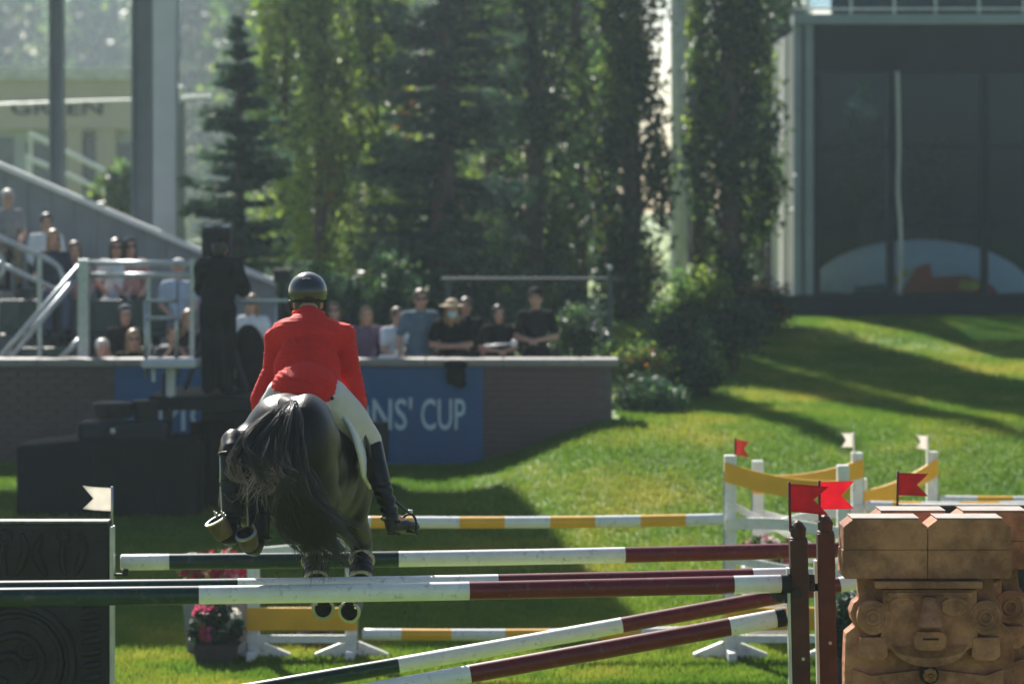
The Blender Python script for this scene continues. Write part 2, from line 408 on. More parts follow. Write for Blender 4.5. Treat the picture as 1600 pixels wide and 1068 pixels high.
rail_thing('curved end stair handrail in front of the upper rows at far left',
    [smooth_path([P(-30, 358, 36.6), P(30, 385, 36.6), P(72, 404, 36.6), P(92, 418, 36.6), P(99, 440, 36.6), P(96, 452, 36.6)]), [P(-30, 398, 36.6), P(94, 455, 36.6)],
     smooth_path([P(-20, 448, 36.6), P(2, 430, 36.6), P(6, 412, 36.6), P(-4, 398, 36.6), P(-20, 392, 36.6)])],
    [(P(62, 552, 36.6), P(62, 400, 36.6), .032)], .033)

# ------------------------------------------------------------------ far building, lamp, wire
beige = mat('render_beige', (.48, .41, .34), .8, var=.06, scale=1)
dglass = mat('dark_window', (.10, .13, .16), .15, var=.2, scale=1)
bd = 78.0
fb = root('far_building', P(60, 330, bd), 'beige building lettered GREEN far behind the grandstand posts', 'building')
def wbox(px0, px1, py0, py1, d, th, name, m, par):
    a, b = P(px0, py0, d), P(px1, py1, d); q = NB()
    box(q, ((a.x + b.x) / 2, d + th / 2, (a.z + b.z) / 2), (abs(b.x - a.x), th, abs(a.z - b.z)), bevel=min(.01, th * .2)); return obj(name, q, m, par)
wbox(-180, 215, 125, 202, bd, .8, 'fascia', beige, fb); wbox(-185, 220, 106, 125, bd - .25, 1.2, 'cornice', mat('cornice_pale', (.55, .54, .50), .8), fb)
wbox(-180, 212, 202, 400, bd + .5, .6, 'wall', mat('wall_pale', (.42, .46, .48), .7, var=.08, scale=.8), fb)
for (a, b) in ((104, 128), (150, 180)): wbox(a, b, 202, 400, bd + .1, .4, 'pillar', beige, fb)
for (a, b, c, e) in ((40, 100, 222, 300), (128, 150, 215, 300), (182, 206, 225, 300), (-40, 20, 215, 300)):
    w = wbox(a, b, c, e, bd + .42, .08, 'window', dglass, fb)
b = text_bm('GREEN', 1, Matrix.Identity(4), ext=.03, bold=.01); o0 = P(18, 179, bd); wd = (160 - 18) * bd / F
x0 = min(v.co.x for v in b.verts); x1 = max(v.co.x for v in b.verts); hz = 22 * bd / F / .72
bmesh.ops.transform(b, matrix=Matrix.Translation((o0.x, bd - .03, o0.z)) @ Matrix.Diagonal((wd / (x1 - x0), 1, hz, 1)) @ Matrix.Translation((-x0, 0, 0)), verts=b.verts)
obj('lettering', b, dark_metal, fb)
for (p, q) in ((P(45, 208, 74), P(200, 285, 74)), (P(40, 245, 74), P(190, 310, 74))):
    bm = NB(); tube(bm, [p, q], .06, 8); tube(bm, [p.lerp(q, .02), p.lerp(q, .02) - Vector((0, 0, 2))], .04, 6)
    tag(obj('ramp_rail', bm, white_paint, loc=q), 'pale sloping ramp rail before the beige building, ' + ('upper' if p.z > P(0, 230, 74).z else 'lower') + ' of two', 'handrail')
bm = NB(); tube(bm, [P(-300, 172, 60), P(-80, 166, 60), P(210, 156, 60), P(330, 150, 60)], .028, 8); tag(obj('cable', bm, white_paint, loc=P(0, 164, 60)), 'thin pale cable stretched across the beige building', 'cable')
lp = root('lamp_post', P(281, 420, 56), 'slim grey lamp post with white globes beside the pale column', 'lamp post')
bm = NB(); tube(bm, [P(281, 420, 56), P(281, 160, 56)], [.12, .10], 10); obj('post', bm, post_grey, lp)
for (a, b) in ((276, 108), (283, 140), (277, 154)):
    bm = NB(); ell(bm, P(a, b, 56), .075); tube(bm, [P(a, b, 56), P(281, b + 10, 56)], .02, 6); obj('globe', bm, white_paint, lp, smooth=True)

# ------------------------------------------------------------------ glass pavilion on the right
VD = 48.0
slate = mat('pavilion_slate', (.018, .028, .036), .6, spec=.15, var=.12, scale=2)
steelblue = mat('pavilion_column', (.22, .27, .31), .5, var=.1, scale=2)
curtain = mat('curtain_pale', (.66, .66, .62), .8, var=.08, scale=2, stretch=(6, 6, .6), transl=.35)
pane_m = glass_mat('pavilion_glass', (.62, .74, .82), .0)
pv = root('glass_pavilion', P(1440, 500, VD), 'dark glazed pavilion with balcony rail and pale curtain side', 'building')
wbox(1212, 1760, 461, 520, VD - .12, 5.0, 'plinth', slate, pv)
wbox(1240, 1760, 22, 38, VD - .16, .5, 'roof_beam', steelblue, pv)
wbox(1270, 1760, 38.5, 113, VD + .02, .12, 'fascia', slate, pv)
wbox(1240, 1252, 38.5, 460.5, VD - .05, .14, 'column', steelblue, pv); wbox(1258, 1271, 38.5, 460.5, VD - .08, .16, 'column', steelblue, pv)
wbox(1252, 1258, 38.5, 460.5, VD + .0, .05, 'drain_pipe', post_grey, pv)
for px in (1276, 1392, 1539, 1690): wbox(px - 6, px + 6, 113.5, 460.5, VD, .13, 'mullion', slate, pv)
for (a, b) in ((1282, 1386), (1398, 1533), (1545, 1684)):
    for (c, e) in ((114, 226), (231, 345), (350, 460)): wbox(a + .5, b - .5, c, e, VD + .05, .012, 'pane', pane_m, pv)
    for y in (228.5, 347.5): wbox(a, b, y - 2, y + 2, VD + .02, .07, 'transom', slate, pv)
bm = NB(); tube(bm, smooth_path([P(1402, 112, VD - .1), P(1404, 220, VD - .1), P(1403, 300, VD - .1), P(1407, 360, VD - .1), P(1406, 460, VD - .1)]), .034, 8); obj('blind_cord', bm, curtain, pv, smooth=True)
sx = P(1243, 0, VD).x                                            # curtain side wall, folded cloth
bm = NB(); zt, zb = P(0, 45, VD).z, P(0, 462, VD).z; cols = []
for i in range(61):
    d = VD + .1 + 4.6 * i / 60; x = sx + .05 + .05 * math.sin(i * 1.15) + .02 * math.sin(i * 2.7)
    cols.append((bm.verts.new((x, d, zb)), bm.verts.new((x * .6 + (sx + .05) * .4, d, zt))))
for i in range(60): bm.faces.new((cols[i][0], cols[i + 1][0], cols[i + 1][1], cols[i][1]))
obj('curtain', bm, curtain, pv, smooth=True)
bm = NB(); box(bm, (sx + 3.9, VD + 4.85, 4.2), (7.9, .12, 5.2)); obj('back_wall', bm, mat('pavilion_inside', (.012, .020, .029), .8, var=.3, scale=.6), pv)
for px in (1262, 1330, 1398, 1462, 1530, 1600): wbox(px - 2, px + 2, -70, 21.5, VD - .1, .05, 'railing_post', galv, pv)
wbox(1240, 1760, 12, 16, VD - .09, .04, 'railing_bar', galv, pv); wbox(1240, 1760, -64, -58, VD - .1, .05, 'railing_bar', galv, pv)
for a in (1264, 1332, 1400, 1464, 1532): wbox(a, a + 62, -56, 11, VD - .07, .012, 'railing_pane', pane_m, pv)
wbox(1300, 1760, -200, 21, VD + 2.4, .2, 'upper_wall', slate, pv)

# reflection in the glass, built as a white dome tent behind it
tent_w = mat('tent_white', (.80, .80, .80), .7, var=.05, transl=.4)
tb = P(1437, 466, 50.3); tr = Vector((1.95, 1.5, 1.0)); tr.z = 92 * 50.3 / F
tent = root('reflected_tent', (tb.x, tb.y, tb.z), 'white dome tent with red and yellow emblem, standing in for a glass reflection', 'tent')
bm = NB(); ell(bm, (tb.x, tb.y, tb.z), (tr.x, tr.y, tr.z), u=32, v=20)
bmesh.ops.bisect_plane(bm, geom=bm.verts[:] + bm.edges[:] + bm.faces[:], plane_co=(0, 0, tb.z), plane_no=(0, 0, -1), clear_outer=True); obj('tent_shell', bm, tent_w, tent, smooth=True)
def tent_patch(pts, m, lift=.015):
    b = NB(); b.faces.new([b.verts.new((u, 0, w)) for (u, w) in pts]); bmesh.ops.triangulate(b, faces=b.faces[:]); bmesh.ops.subdivide_edges(b, edges=b.edges[:], cuts=4, use_grid_fill=True)
    for v_ in b.verts:
        u, w = v_.co.x, v_.co.z; n_ = Vector((u, -math.sqrt(max(.02, 1 - u * u - w * w)), w)); v_.co = Vector((tb.x + n_.x * tr.x, tb.y + n_.y * tr.y - lift, tb.z + n_.z * tr.z))
    bmesh.ops.solidify(b, geom=b.faces[:], thickness=.004); obj('emblem', b, m, tent)
tent_patch([(-.30, .04), (-.12, .56), (.0, .62), (.03, .04)], logo_red, .03); tent_patch([(.0, .04), (.0, .40), (.30, .42), (.52, .26), (.62, .04)], logo_red, .03)
tent_patch([(.22, .22), (.26, .34), (.40, .32), (.46, .22), (.34, .16)], mat('logo_yellow', (.7, .45, .03), .6), .03)
tent_patch([(-.66, .08), (-.62, .24), (-.40, .28), (-.34, .10)], mat('logo_blue', (.02, .05, .15), .6)); tent_patch([(-.36, .30), (-.24, .52), (-.16, .50), (-.28, .28)], mat('logo_yellow', (.7, .45, .03), .6))

# pale mast between the poplars
bm = NB(); tube(bm, [P(1060, 480, 56), P(1060, 200, 56), P(1056, -120, 56)], [.17, .14, .12], 16); box(bm, P(1060, 478, 56), (.6, .6, .1))
tag(obj('mast', bm, mat('mast_grey', (.50, .52, .53), .6), loc=P(1060, 480, 56), smooth=False), 'tall white mast standing between the two dark poplars', 'mast')

# ------------------------------------------------------------------ trees and shrubs
bark = mat('bark', (.085, .062, .048), .9, var=.35, scale=9, bump=.6, bscale=25, stretch=(1, 1, .25))
def leaf(name, c, t=.5): return mat(name, c, .70 if 'needle' in name else .42, var=.35, scale=1.6, transl=t, spec=.12 if 'needle' in name else .3)
L_mid = leaf('leaf_mid', (.085, .165, .038), .62); L_yel = leaf('leaf_yellow_green', (.23, .32, .050), .7); L_dark = leaf('leaf_dark', (.028, .070, .034), .42)
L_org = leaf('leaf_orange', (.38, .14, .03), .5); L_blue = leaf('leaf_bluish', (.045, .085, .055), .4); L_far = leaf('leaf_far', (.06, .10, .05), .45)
L_needle = leaf('needle', (.034, .074, .055), .35); L_needle2 = leaf('needle_tip', (.070, .130, .075), .4)
def quads(c, size, aspect=.75, flat=None):
    """leaf-sized quads around centres c (N,3)"""
    n = len(c); a = rng.normal(size=(n, 3)); a /= np.linalg.norm(a, axis=1)[:, None]
    if flat is not None: a = a * np.array([1, 1, flat]); a /= np.linalg.norm(a, axis=1)[:, None]
    b = rng.normal(size=(n, 3)); b -= a * (a * b).sum(1)[:, None]; b /= np.linalg.norm(b, axis=1)[:, None]
    s = np.asarray(size).reshape(-1, 1)
    v = np.zeros((n, 4, 3)); v[:, 0] = c - a * s; v[:, 1] = c + b * s * aspect * .6; v[:, 2] = c + a * s; v[:, 3] = c - b * s * aspect * .6
    return v.reshape(-1, 3)
def trunk_bm(base, top, r0, limbs, reach, up, wob=.06):
    bm = NB(); pts = []; k = 9
    for i in range(k):
        t = i / (k - 1); p = Vector(base).lerp(Vector(top), t); pts.append(p + Vector((random.uniform(-wob, wob), random.uniform(-wob, wob), 0)) * (t > 0))
    tube(bm, pts, [max(.012, r0 * (1 - .93 * i / (k - 1))) for i in range(k)], 8)
    for i in range(limbs):
        t = random.uniform(.10, .92); j = int(t * (k - 1)); p = pts[j].lerp(pts[min(j + 1, k - 1)], t * (k - 1) - j)
        a = random.uniform(0, 6.283); L = reach * random.uniform(.5, 1) * (1.05 - t * .6); o = Vector((math.cos(a), math.sin(a), 0))
        tube(bm, [p, p + o * L * .45 + Vector((0, 0, L * up * .35)), p + o * L * .9 + Vector((0, 0, L * up))], [r0 * .32 * (1.05 - t), r0 * .2 * (1.05 - t), .006], 5)
    return bm
def poplar(px, d, h, rad, n, label, mixw, z0=1.0, ls=.068, far=False, sparse=1.0, lo=.05):
    if d < 60: n = int(n * 1.15); rad *= 1.15
    x = (px - 800) * d / F; t = root('poplar_tree', (x, d, z0), label, 'tree', 'tall trees behind the wall')
    obj('trunk', trunk_bm((x, d, z0 - .3), (x + random.uniform(-.1, .1), d, z0 + h * .96), .05 + h * .012, 26, rad * 1.1, 1.7), bark, t, smooth=True)
    nc = max(60, n // 70); tt = lo + (1 - lo) * rng.random(nc) ** .9
    prof = np.minimum(1, (tt / .22) ** .6) * np.clip(1.02 - tt, 0, 1) ** .42 * (.85 + .3 * np.sin(tt * 17 + px) * .5)
    ang = rng.random(nc) * 6.283; rr = rad * prof * np.sqrt(.12 + .88 * rng.random(nc)) * (.8 + .35 * rng.random(nc))
    cc = np.stack([x + rr * np.cos(ang), d + rr * np.sin(ang), z0 + tt * h], 1)
    idx = rng.integers(0, nc, n); sp = rng.normal(size=(n, 3)) * np.array([.10, .10, .24]) * (rad / .8) ** .5 * sparse
    pts = cc[idx] + sp
    cm = rng.choice(len(mixw), nc, p=np.array([w for _, w in mixw]) / sum(w for _, w in mixw)); mi = cm[idx]
    swap = rng.random(n) < .25; mi[swap] = rng.choice(len(mixw), swap.sum(), p=np.array([w for _, w in mixw]) / sum(w for _, w in mixw))
    mesh_np('crown', quads(pts, ls * (.6 + .8 * rng.random(n))), 4, [m for m, _ in mixw], mi, t, kind='stuff')
    return t
def spruce(px, d, h, rad, label, dens=1.0, z0=1.0):
    x = (px - 800) * d / F; t = root('spruce_tree', (x, d, z0), label, 'tree', 'tall trees behind the wall')
    bm = NB(); tube(bm, [(x, d, z0 - .3), (x + .03, d, z0 + h * .5), (x, d, z0 + h)], [.05 + .017 * h, .02 + .010 * h, .012], 8)
    allc = []; alld = []; alls = []
    z = .35
    while z < h - .05:
        tt = z / h; nbr = 6 if tt < .85 else 4; L0 = rad * (1 - tt) ** .85 + .10
        for k in range(nbr):
            if random.random() > dens: continue
            a = random.uniform(0, 6.283); L = L0 * random.uniform(.55, 1.18); o = Vector((math.cos(a), math.sin(a), 0)); p = Vector((x, d, z0 + z + random.uniform(-.08, .08)))
            rise = .25 - .55 * (1 - tt); pt = [p, p + o * L * .5 + Vector((0, 0, L * rise * .55)), p + o * L + Vector((0, 0, L * rise * .7 + L * .10))]
            tube(bm, pt, [.022 * (1.2 - tt), .014 * (1.2 - tt), .004], 4, cap=False)
            m = int(34 + L * 95); q = rng.random(m) ** .8
            P0, P1, P2 = [np.array(v) for v in pt]; c = (1 - q)[:, None] ** 2 * P0 + 2 * (q * (1 - q))[:, None] * P1 + (q ** 2)[:, None] * P2
            side = np.array([-o.y, o.x, 0]); wdt = .24 * L * np.sin(np.clip(q * 2.6, 0, math.pi * .95)) + .03
            c = c + side * (rng.uniform(-1, 1, m) * wdt)[:, None] + np.array([0, 0, -1]) * (rng.random(m) * .10 * (.4 + L))[:, None]
            allc.append(c); dr = np.array(o) * .8 + side * rng.uniform(-.9, .9, m)[:, None] + np.array([0, 0, -.35]) * rng.random(m)[:, None] + rng.normal(size=(m, 3)) * .2
            alld.append(dr / np.linalg.norm(dr, axis=1)[:, None]); alls.append((q > .75).astype(int))
        z += .13 + .10 * (1 - tt)
    obj('trunk', bm, bark, t, smooth=True)
    c = np.concatenate(allc); a = np.concatenate(alld); mi = np.concatenate(alls); n = len(c)
    b = rng.normal(size=(n, 3)); b -= a * (a * b).sum(1)[:, None]; b /= np.linalg.norm(b, axis=1)[:, None]; s_ = (.06 + .06 * rng.random(n))[:, None]
    v = np.zeros((n, 4, 3)); v[:, 0] = c - a * s_; v[:, 1] = c + b * s_ * .22; v[:, 2] = c + a * s_; v[:, 3] = c - b * s_ * .22
    mesh_np('crown', v.reshape(-1, 3), 4, [L_needle, L_needle2], mi, t, kind='stuff'); return t
def shrub(px, py, d, r, n, label, mixw, ls=.05, name='shrub', flat=1.0, group='shrubs around the wall end'):
    c = P(px, py, d); g = max(G(c.x, d), .95 if (c.x < 1.2 and d > WD) else 0)
    t = root(name, (c.x, d, g), label, 'tree' if 'tree' in name else 'shrub', group)
    bm = NB()
    for i in range(9):
        a = random.uniform(0, 6.283); q = random.uniform(.2, .8); tip = c + Vector((math.cos(a) * r[0] * q, math.sin(a) * r[1] * q, random.uniform(0, r[2] * .8)))
        tube(bm, [(c.x + math.cos(a) * .05, d + math.sin(a) * .05, g - .1), (c.x + math.cos(a) * .12, d + math.sin(a) * .1, (g + tip.z) / 2), tip], [.02, .014, .004], 5)
    obj('stem', bm, bark, t)
    nc = max(25, n // 45); u = rng.normal(size=(nc, 3)); u /= np.linalg.norm(u, axis=1)[:, None]; u *= (rng.random(nc) ** .45)[:, None]
    cc = np.array(c) + u * np.array(r) * (.8 + .35 * rng.random(nc))[:, None]
    cc[:, 2] = np.maximum(cc[:, 2], g + .04)
    idx = rng.integers(0, nc, n); pts = cc[idx] + rng.normal(size=(n, 3)) * .085
    w = np.array([q for _, q in mixw]) / sum(q for _, q in mixw); mi = rng.choice(len(mixw), nc, p=w)[idx]
    mesh_np('foliage', quads(pts, ls * (.6 + .8 * rng.random(n)), flat=flat), 4, [m for m, _ in mixw], mi, t, kind='stuff'); return t

spruce(372, 45.0, 5.55, 1.45, 'small dark spruce with open branches behind the camera operator', .92)
poplar(440, 50.5, 8.6, .75, 8500, 'slender green poplar right behind the small dark spruce', [(L_mid, 4), (L_yel, 4.5), (L_dark, .6)])
poplar(505, 49.0, 9.2, .80, 10500, 'bright yellow-green poplar above the rider\'s helmet', [(L_mid, 3), (L_yel, 6), (L_dark, .4), (L_org, .08)])
poplar(585, 50.0, 9.4, .85, 10500, 'green poplar tinged orange at its top, left of the tall spruce', [(L_mid, 4), (L_yel, 5), (L_dark, .6), (L_org, .15)])
spruce(692, 46.5, 11.2, 1.75, 'tall broad spruce rising behind the man in the blue shirt', 1.0)
poplar(765, 50.5, 12.5, .78, 12500, 'poplar with orange flecks between the tall spruce and the bare trunk', [(L_mid, 4), (L_yel, 4), (L_dark, 1), (L_org, .18)])
poplar(832, 48.2, 12.0, .76, 11000, 'dark poplar showing its brown trunk above the man in black', [(L_mid, 3), (L_dark, 4), (L_yel, .6)])
poplar(905, 50.5, 12.0, .85, 12500, 'dull green poplar between two dark trunks near the fence', [(L_mid, 4), (L_dark, 3), (L_yel, 1)])
poplar(985, 47.5, 13.0, .70, 19000, 'dark narrow poplar left of the white mast', [(L_mid, 2), (L_dark, 5), (L_yel, 1.0), (L_org, .08)], lo=.02)
poplar(1148, 46.2, 13.2, .74, 24000, 'dense dark poplar beside the glass pavilion curtain', [(L_mid, 2), (L_dark, 5.5), (L_yel, .7)], z0=1.5, lo=.02)
poplar(1094, 47.6, 8.8, .26, 2600, 'thin sunlit poplar close right of the white mast', [(L_mid, 3), (L_yel, 3)], z0=1.4)
poplar(1196, 56, 14, 1.1, 9000, 'dark tree rising behind the pavilion curtain', [(L_mid, 2), (L_dark, 5)], z0=1.4)
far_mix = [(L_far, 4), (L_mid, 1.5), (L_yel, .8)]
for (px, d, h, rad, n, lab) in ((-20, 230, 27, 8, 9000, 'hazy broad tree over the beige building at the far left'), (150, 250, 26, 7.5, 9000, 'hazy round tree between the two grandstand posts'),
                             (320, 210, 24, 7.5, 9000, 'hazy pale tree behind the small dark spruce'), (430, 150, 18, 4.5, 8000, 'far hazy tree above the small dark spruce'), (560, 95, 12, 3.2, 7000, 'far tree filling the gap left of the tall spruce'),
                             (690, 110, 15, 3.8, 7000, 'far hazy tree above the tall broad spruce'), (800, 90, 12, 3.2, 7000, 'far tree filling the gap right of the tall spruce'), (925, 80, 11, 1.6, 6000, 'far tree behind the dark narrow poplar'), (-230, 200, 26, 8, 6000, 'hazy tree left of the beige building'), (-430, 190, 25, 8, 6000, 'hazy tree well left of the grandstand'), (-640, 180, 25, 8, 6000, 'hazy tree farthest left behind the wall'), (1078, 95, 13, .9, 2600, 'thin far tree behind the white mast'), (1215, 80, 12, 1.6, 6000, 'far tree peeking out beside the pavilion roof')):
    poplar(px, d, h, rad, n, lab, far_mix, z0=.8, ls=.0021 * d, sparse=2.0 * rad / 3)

dk = [(L_dark, 5), (L_mid, 1.5), (L_needle2, 2)]
for (px, py, d, r, n, lab) in ((470, 500, 41.5, (.9, .5, .75), 4200, 'dark hedge bush directly behind the rider'), (600, 495, 41.8, (.85, .5, .8), 4200, 'dark hedge bush behind the boy in white'),
                               (745, 490, 42.0, (.8, .5, .9), 4200, 'dark hedge bush behind the woman in the sun hat'), (880, 505, 41.5, (.75, .5, .75), 3800, 'dark hedge bush behind the man in black')):
    shrub(px, py, d, r, n, lab, dk, .06)
shrub(905, 525, 37.2, (.36, .3, .40), 1800, 'flowering shrub with small pale blooms left of the fence post', [(L_mid, 3), (L_dark, 3), (L_blue, 2), (white_cloth, .2), (L_org, .08)], .04)
shrub(1000, 572, 36.4, (.30, .3, .22), 1700, 'low yellow-orange shrub at the end of the brick wall', [(L_yel, 3), (L_org, .7), (L_mid, 3), (L_dark, 1)], .035)
shrub(1055, 540, 37.6, (.50, .45, .36), 3000, 'dark rounded shrub above the end of the brick wall', [(L_dark, 4), (L_needle2, 2), (L_mid, 1)], .04)
shrub(1085, 478, 40.0, (.52, .45, .40), 3200, 'reddish green shrub under the white mast', [(L_mid, 4), (L_yel, 2), (L_org, .25), (L_dark, 2)], .045)
shrub(1150, 515, 39.6, (.42, .4, .34), 2600, 'dark shrub between the reddish shrub and the pavilion steps', dk, .045)
shrub(1190, 480, 44.5, (.42, .4, .36), 2200, 'dark purple-brown shrub at the pavilion corner', [(L_dark, 4), (L_org, .5), (L_needle, 3)], .045)
shrub(1015, 622, 35.4, (.40, .30, .26), 2200, 'low dark ground shrub at the foot of the wall end', dk, .04)
shrub(1078, 590, 37.0, (.40, .3, .28), 2200, 'low dark ground shrub right of the wall-end shrubs', dk, .04)
shrub(190, 300, 62, (.7, .6, .6), 2200, 'small green bush seen between the grandstand posts', far_mix, .1, group='far bushes')
shrub(1352, 250, 50.8, (.55, .4, 1.25), 3000, 'dark tree standing in for a reflection in the left pavilion panes', [(L_dark, 4), (L_needle, 4)], .06, name='reflected_tree', group='reflected trees')  # tree reflections in the glass, built as added trees behind it
shrub(1452, 290, 51.2, (.45, .4, .85), 2000, 'dark tree standing in for a glass reflection right of the pale blind cord', [(L_dark, 4), (L_needle, 4)], .06, name='reflected_tree', group='reflected trees')  # second added tree for the reflections in the glass
fd_ = 38.0
fp = root('pipe_fence', P(953, 565, fd_), 'thin dark pipe fence rail with ball-topped post behind the spectators', 'fence')
bm = NB(); tube(bm, [P(953, 568, fd_), P(953, 424, fd_)], .035, 10); obj('post', bm, gpost, fp)
bm = NB(); ell(bm, P(953, 418, fd_), .032); obj('post_ball', bm, white_paint, fp, smooth=True)
bm = NB(); tube(bm, [P(690, 436, fd_), P(976, 436, fd_)], .022, 8); obj('rail_bar', bm, gpost, fp)
bm = NB(); tube(bm, [P(700, 560, fd_), P(700, 436, fd_)], .03, 8); obj('post', bm, gpost, fp)

# ------------------------------------------------------------------ people
def skin(n, c): return mat('skin_' + n, c, .5, var=.08, scale=10, spec=.35)
SK = [skin('fair', (.52, .30, .22)), skin('tan', (.40, .22, .15)), skin('brown', (.24, .13, .09))]
def cloth(n, c, **k): return mat('cloth_' + n, c, .85, var=.12, scale=9, bump=.25, bscale=18, **k)
HAIR = {'blond': mat('hair_blond', (.26, .16, .07), .5, var=.3, scale=30), 'brown': mat('hair_brown', (.07, .04, .025), .5, var=.3, scale=30), 'dark': mat('hair_dark', (.018, .014, .012), .45, var=.3, scale=30),
        'white': mat('hair_white', (.55, .53, .50), .5, var=.15, scale=30), 'sandy': mat('hair_sandy', (.11, .065, .035), .5, var=.3, scale=30)}
lip_m = mat('lip', (.30, .10, .09), .5); eye_m = mat('eye_dark', (.02, .015, .012), .2); shade_m = mat('sunglass', (.012, .012, .014), .15)
def person(base, h, face, label, top, legs, hair='brown', style='short', pose='stand', arms='down', lean=0, skinm=None, hat=None, glasses=False, mask=False, longsleeve=False, vox=.014, turn=0, group='spectators behind the wall', head_dx=0, bulk=0.0):
    """base: floor point; face: heading in degrees, 0 = towards the camera, positive = to the photo's right"""
    k = h / 1.75; skinm = skinm or SK[0]
    t = root('person', base, label, 'person', group); B = Vector(base)
    fa = R(face); fw = Vector((math.sin(fa), -math.cos(fa), 0)); rt = Vector((-math.cos(fa), -math.sin(fa), 0))
    ln = R(lean); seat = pose == 'sit'
    hipz = .55 if seat else .93
    def W(x, y, z, upper=False):
        if seat and z > .8: z = z - .93 + hipz
        if upper:
            dy, dz = y, z - hipz; y, z = dy * math.cos(ln) + dz * math.sin(ln), hipz + dz * math.cos(ln) - dy * math.sin(ln)
        return B + (rt * x + fw * y + Vector((0, 0, z))) * k
    J = {}
    for sg, n in ((1, 'r'), (-1, 'l')):
        if seat: J['hip' + n], J['knee' + n], J['ank' + n], J['toe' + n] = W(.09 * sg, 0, .55), W(.12 * sg, .42, .53), W(.12 * sg, .40, .09), W(.13 * sg, .55, .04)
        else: J['hip' + n], J['knee' + n], J['ank' + n], J['toe' + n] = W(.09 * sg, 0, .92), W(.10 * sg, .03, .50), W(.10 * sg, -.01, .09), W(.12 * sg, .15, .04)
        J['sh' + n] = W(.175 * sg, 0, 1.43, True)
        A = {'down': ((.235, -.03, 1.16), (.24, .06, .92)), 'rest': ((.26, .10, 1.17), (.19, .34, 1.08)), 'clasp': ((.255, .03, 1.16), (.06, .24, 1.13)), 'lap': ((.23, .03, 1.16), (.12, .26, 1.02)),
             'cross': ((.25, .10, 1.18), (-.08, .22, 1.20)), 'raise': ((.24, .20, 1.20), (.10, .24, 1.42)), 'prop': ((.26, .02, 1.15), (.27, .18, .95))}[arms]
        e, w = A; J['el' + n] = W(e[0] * sg, e[1], e[2], True); J['wr' + n] = W(w[0] * sg, w[1], w[2], True)
    pel, wai, che, nek = W(0, 0, .97, True), W(0, .01, 1.12, True), W(0, .01, 1.32, True), W(0, .02, 1.47, True)
    ta = R(face + turn); hf = Vector((math.sin(ta), -math.cos(ta), 0)); hr = Vector((-math.cos(ta), -math.sin(ta), 0))
    H = W(0, .045, 1.635, True) + rt * head_dx; hu = Vector((0, 0, 1)); hrot = Matrix((hr, hf, hu)).transposed()
    def HD(x, y, z): return H + (hr * x + hf * y + hu * z) * k
    rs = rt; trot = Matrix((rt, fw, hu)).transposed()
    def torso(bm, g):
        ell(bm, pel, ((.165 + g) * k, (.115 + g) * k, .13 * k), trot); ell(bm, wai, ((.145 + g) * k, (.10 + g) * k, .16 * k), trot); ell(bm, che, ((.170 + g) * k, (.118 + g) * k, .18 * k), trot)
        capsule(bm, J['shl'], J['shr'], (.058 + g) * k, (.058 + g) * k); capsule(bm, che, nek, (.09 + g) * k, (.06 + g) * k)
    # body: one skin
    bm = NB(); torso(bm, -.012)
    capsule(bm, nek, HD(0, -.02, -.06), .054 * k, .054 * k)
    ell(bm, HD(0, -.005, .025), (.075 * k, .095 * k, .098 * k), hrot); ell(bm, HD(0, .018, -.05), (.058 * k, .072 * k, .075 * k), hrot)
    capsule(bm, HD(0, .085, .015), HD(0, .112, -.022), .010 * k, .016 * k, 8)
    for sg in (1, -1): ell(bm, HD(.077 * sg, -.01, -.01), (.012 * k, .022 * k, .032 * k), hrot, 10, 8)
    for n in 'lr':
        chain(bm, [J['hip' + n], J['knee' + n], J['ank' + n]], [.078 * k, .055 * k, .04 * k])
        chain(bm, [J['sh' + n], J['el' + n], J['wr' + n]], [.048 * k, .039 * k, .028 * k])
        ax = (J['wr' + n] - J['el' + n]).normalized(); sd, up = frame_of(ax); sg = 1 if n == 'r' else -1
        pc = J['wr' + n] + ax * .05 * k
        capsule(bm, J['wr' + n], pc + ax * .02 * k, .024 * k, .028 * k, 8)
        capsule(bm, pc + sd * .018 * k, pc - sd * .018 * k, .022 * k, .022 * k, 8)
        for fi, (o_, L) in enumerate(((-.030, .062), (-.010, .072), (.011, .068), (.031, .055))):
            q = pc + ax * .035 * k + sd * o_ * k; m1 = q + (ax * .6 - up * .15) * L * k; capsule(bm, q, m1, .0095 * k, .009 * k, 6); capsule(bm, m1, m1 + (ax * .35 - up * .45) * L * k, .009 * k, .0075 * k, 6)
        q = pc - ax * .01 * k - sd * .026 * k; capsule(bm, q, q + (ax * .6 - sd * .7) * .045 * k, .011 * k, .009 * k, 6)
    obj('body', organic(bm, vox * .85, 3), skinm, t, smooth=True)
    # shirt
    bm = NB(); torso(bm, .008 + bulk)
    for n in 'lr':
        if longsleeve: chain(bm, [J['sh' + n], J['el' + n], J['wr' + n]], [(.064 + bulk) * k, (.052 + bulk * .8) * k, (.040 + bulk * .3) * k])
        else: capsule(bm, J['sh' + n], J['sh' + n].lerp(J['el' + n], .72), .066 * k, .060 * k)
    sb = organic(bm, vox * 1.2, 4)
    for v_ in sb.verts: v_.co += v_.normal * .012 * noise.noise(v_.co * 9)
    obj('top', sb, top, t, smooth=True)
    bm = NB()
    ell(bm, pel - hu * .05 * k, (.172 * k, .125 * k, .13 * k), trot)
    for n in 'lr': chain(bm, [J['hip' + n], J['knee' + n], J['ank' + n]], [(.098 + bulk * .6) * k, (.072 + bulk * .7) * k, (.062 + bulk * .5) * k])
    obj('trousers', organic(bm, vox * 1.4, 3), legs, t, smooth=True)
    for n in 'lr':
        bm = NB(); capsule(bm, J['ank' + n] - hu * .03 * k, J['toe' + n], .046 * k, .036 * k); obj('shoe', bm, black_rubber, t, smooth=True)
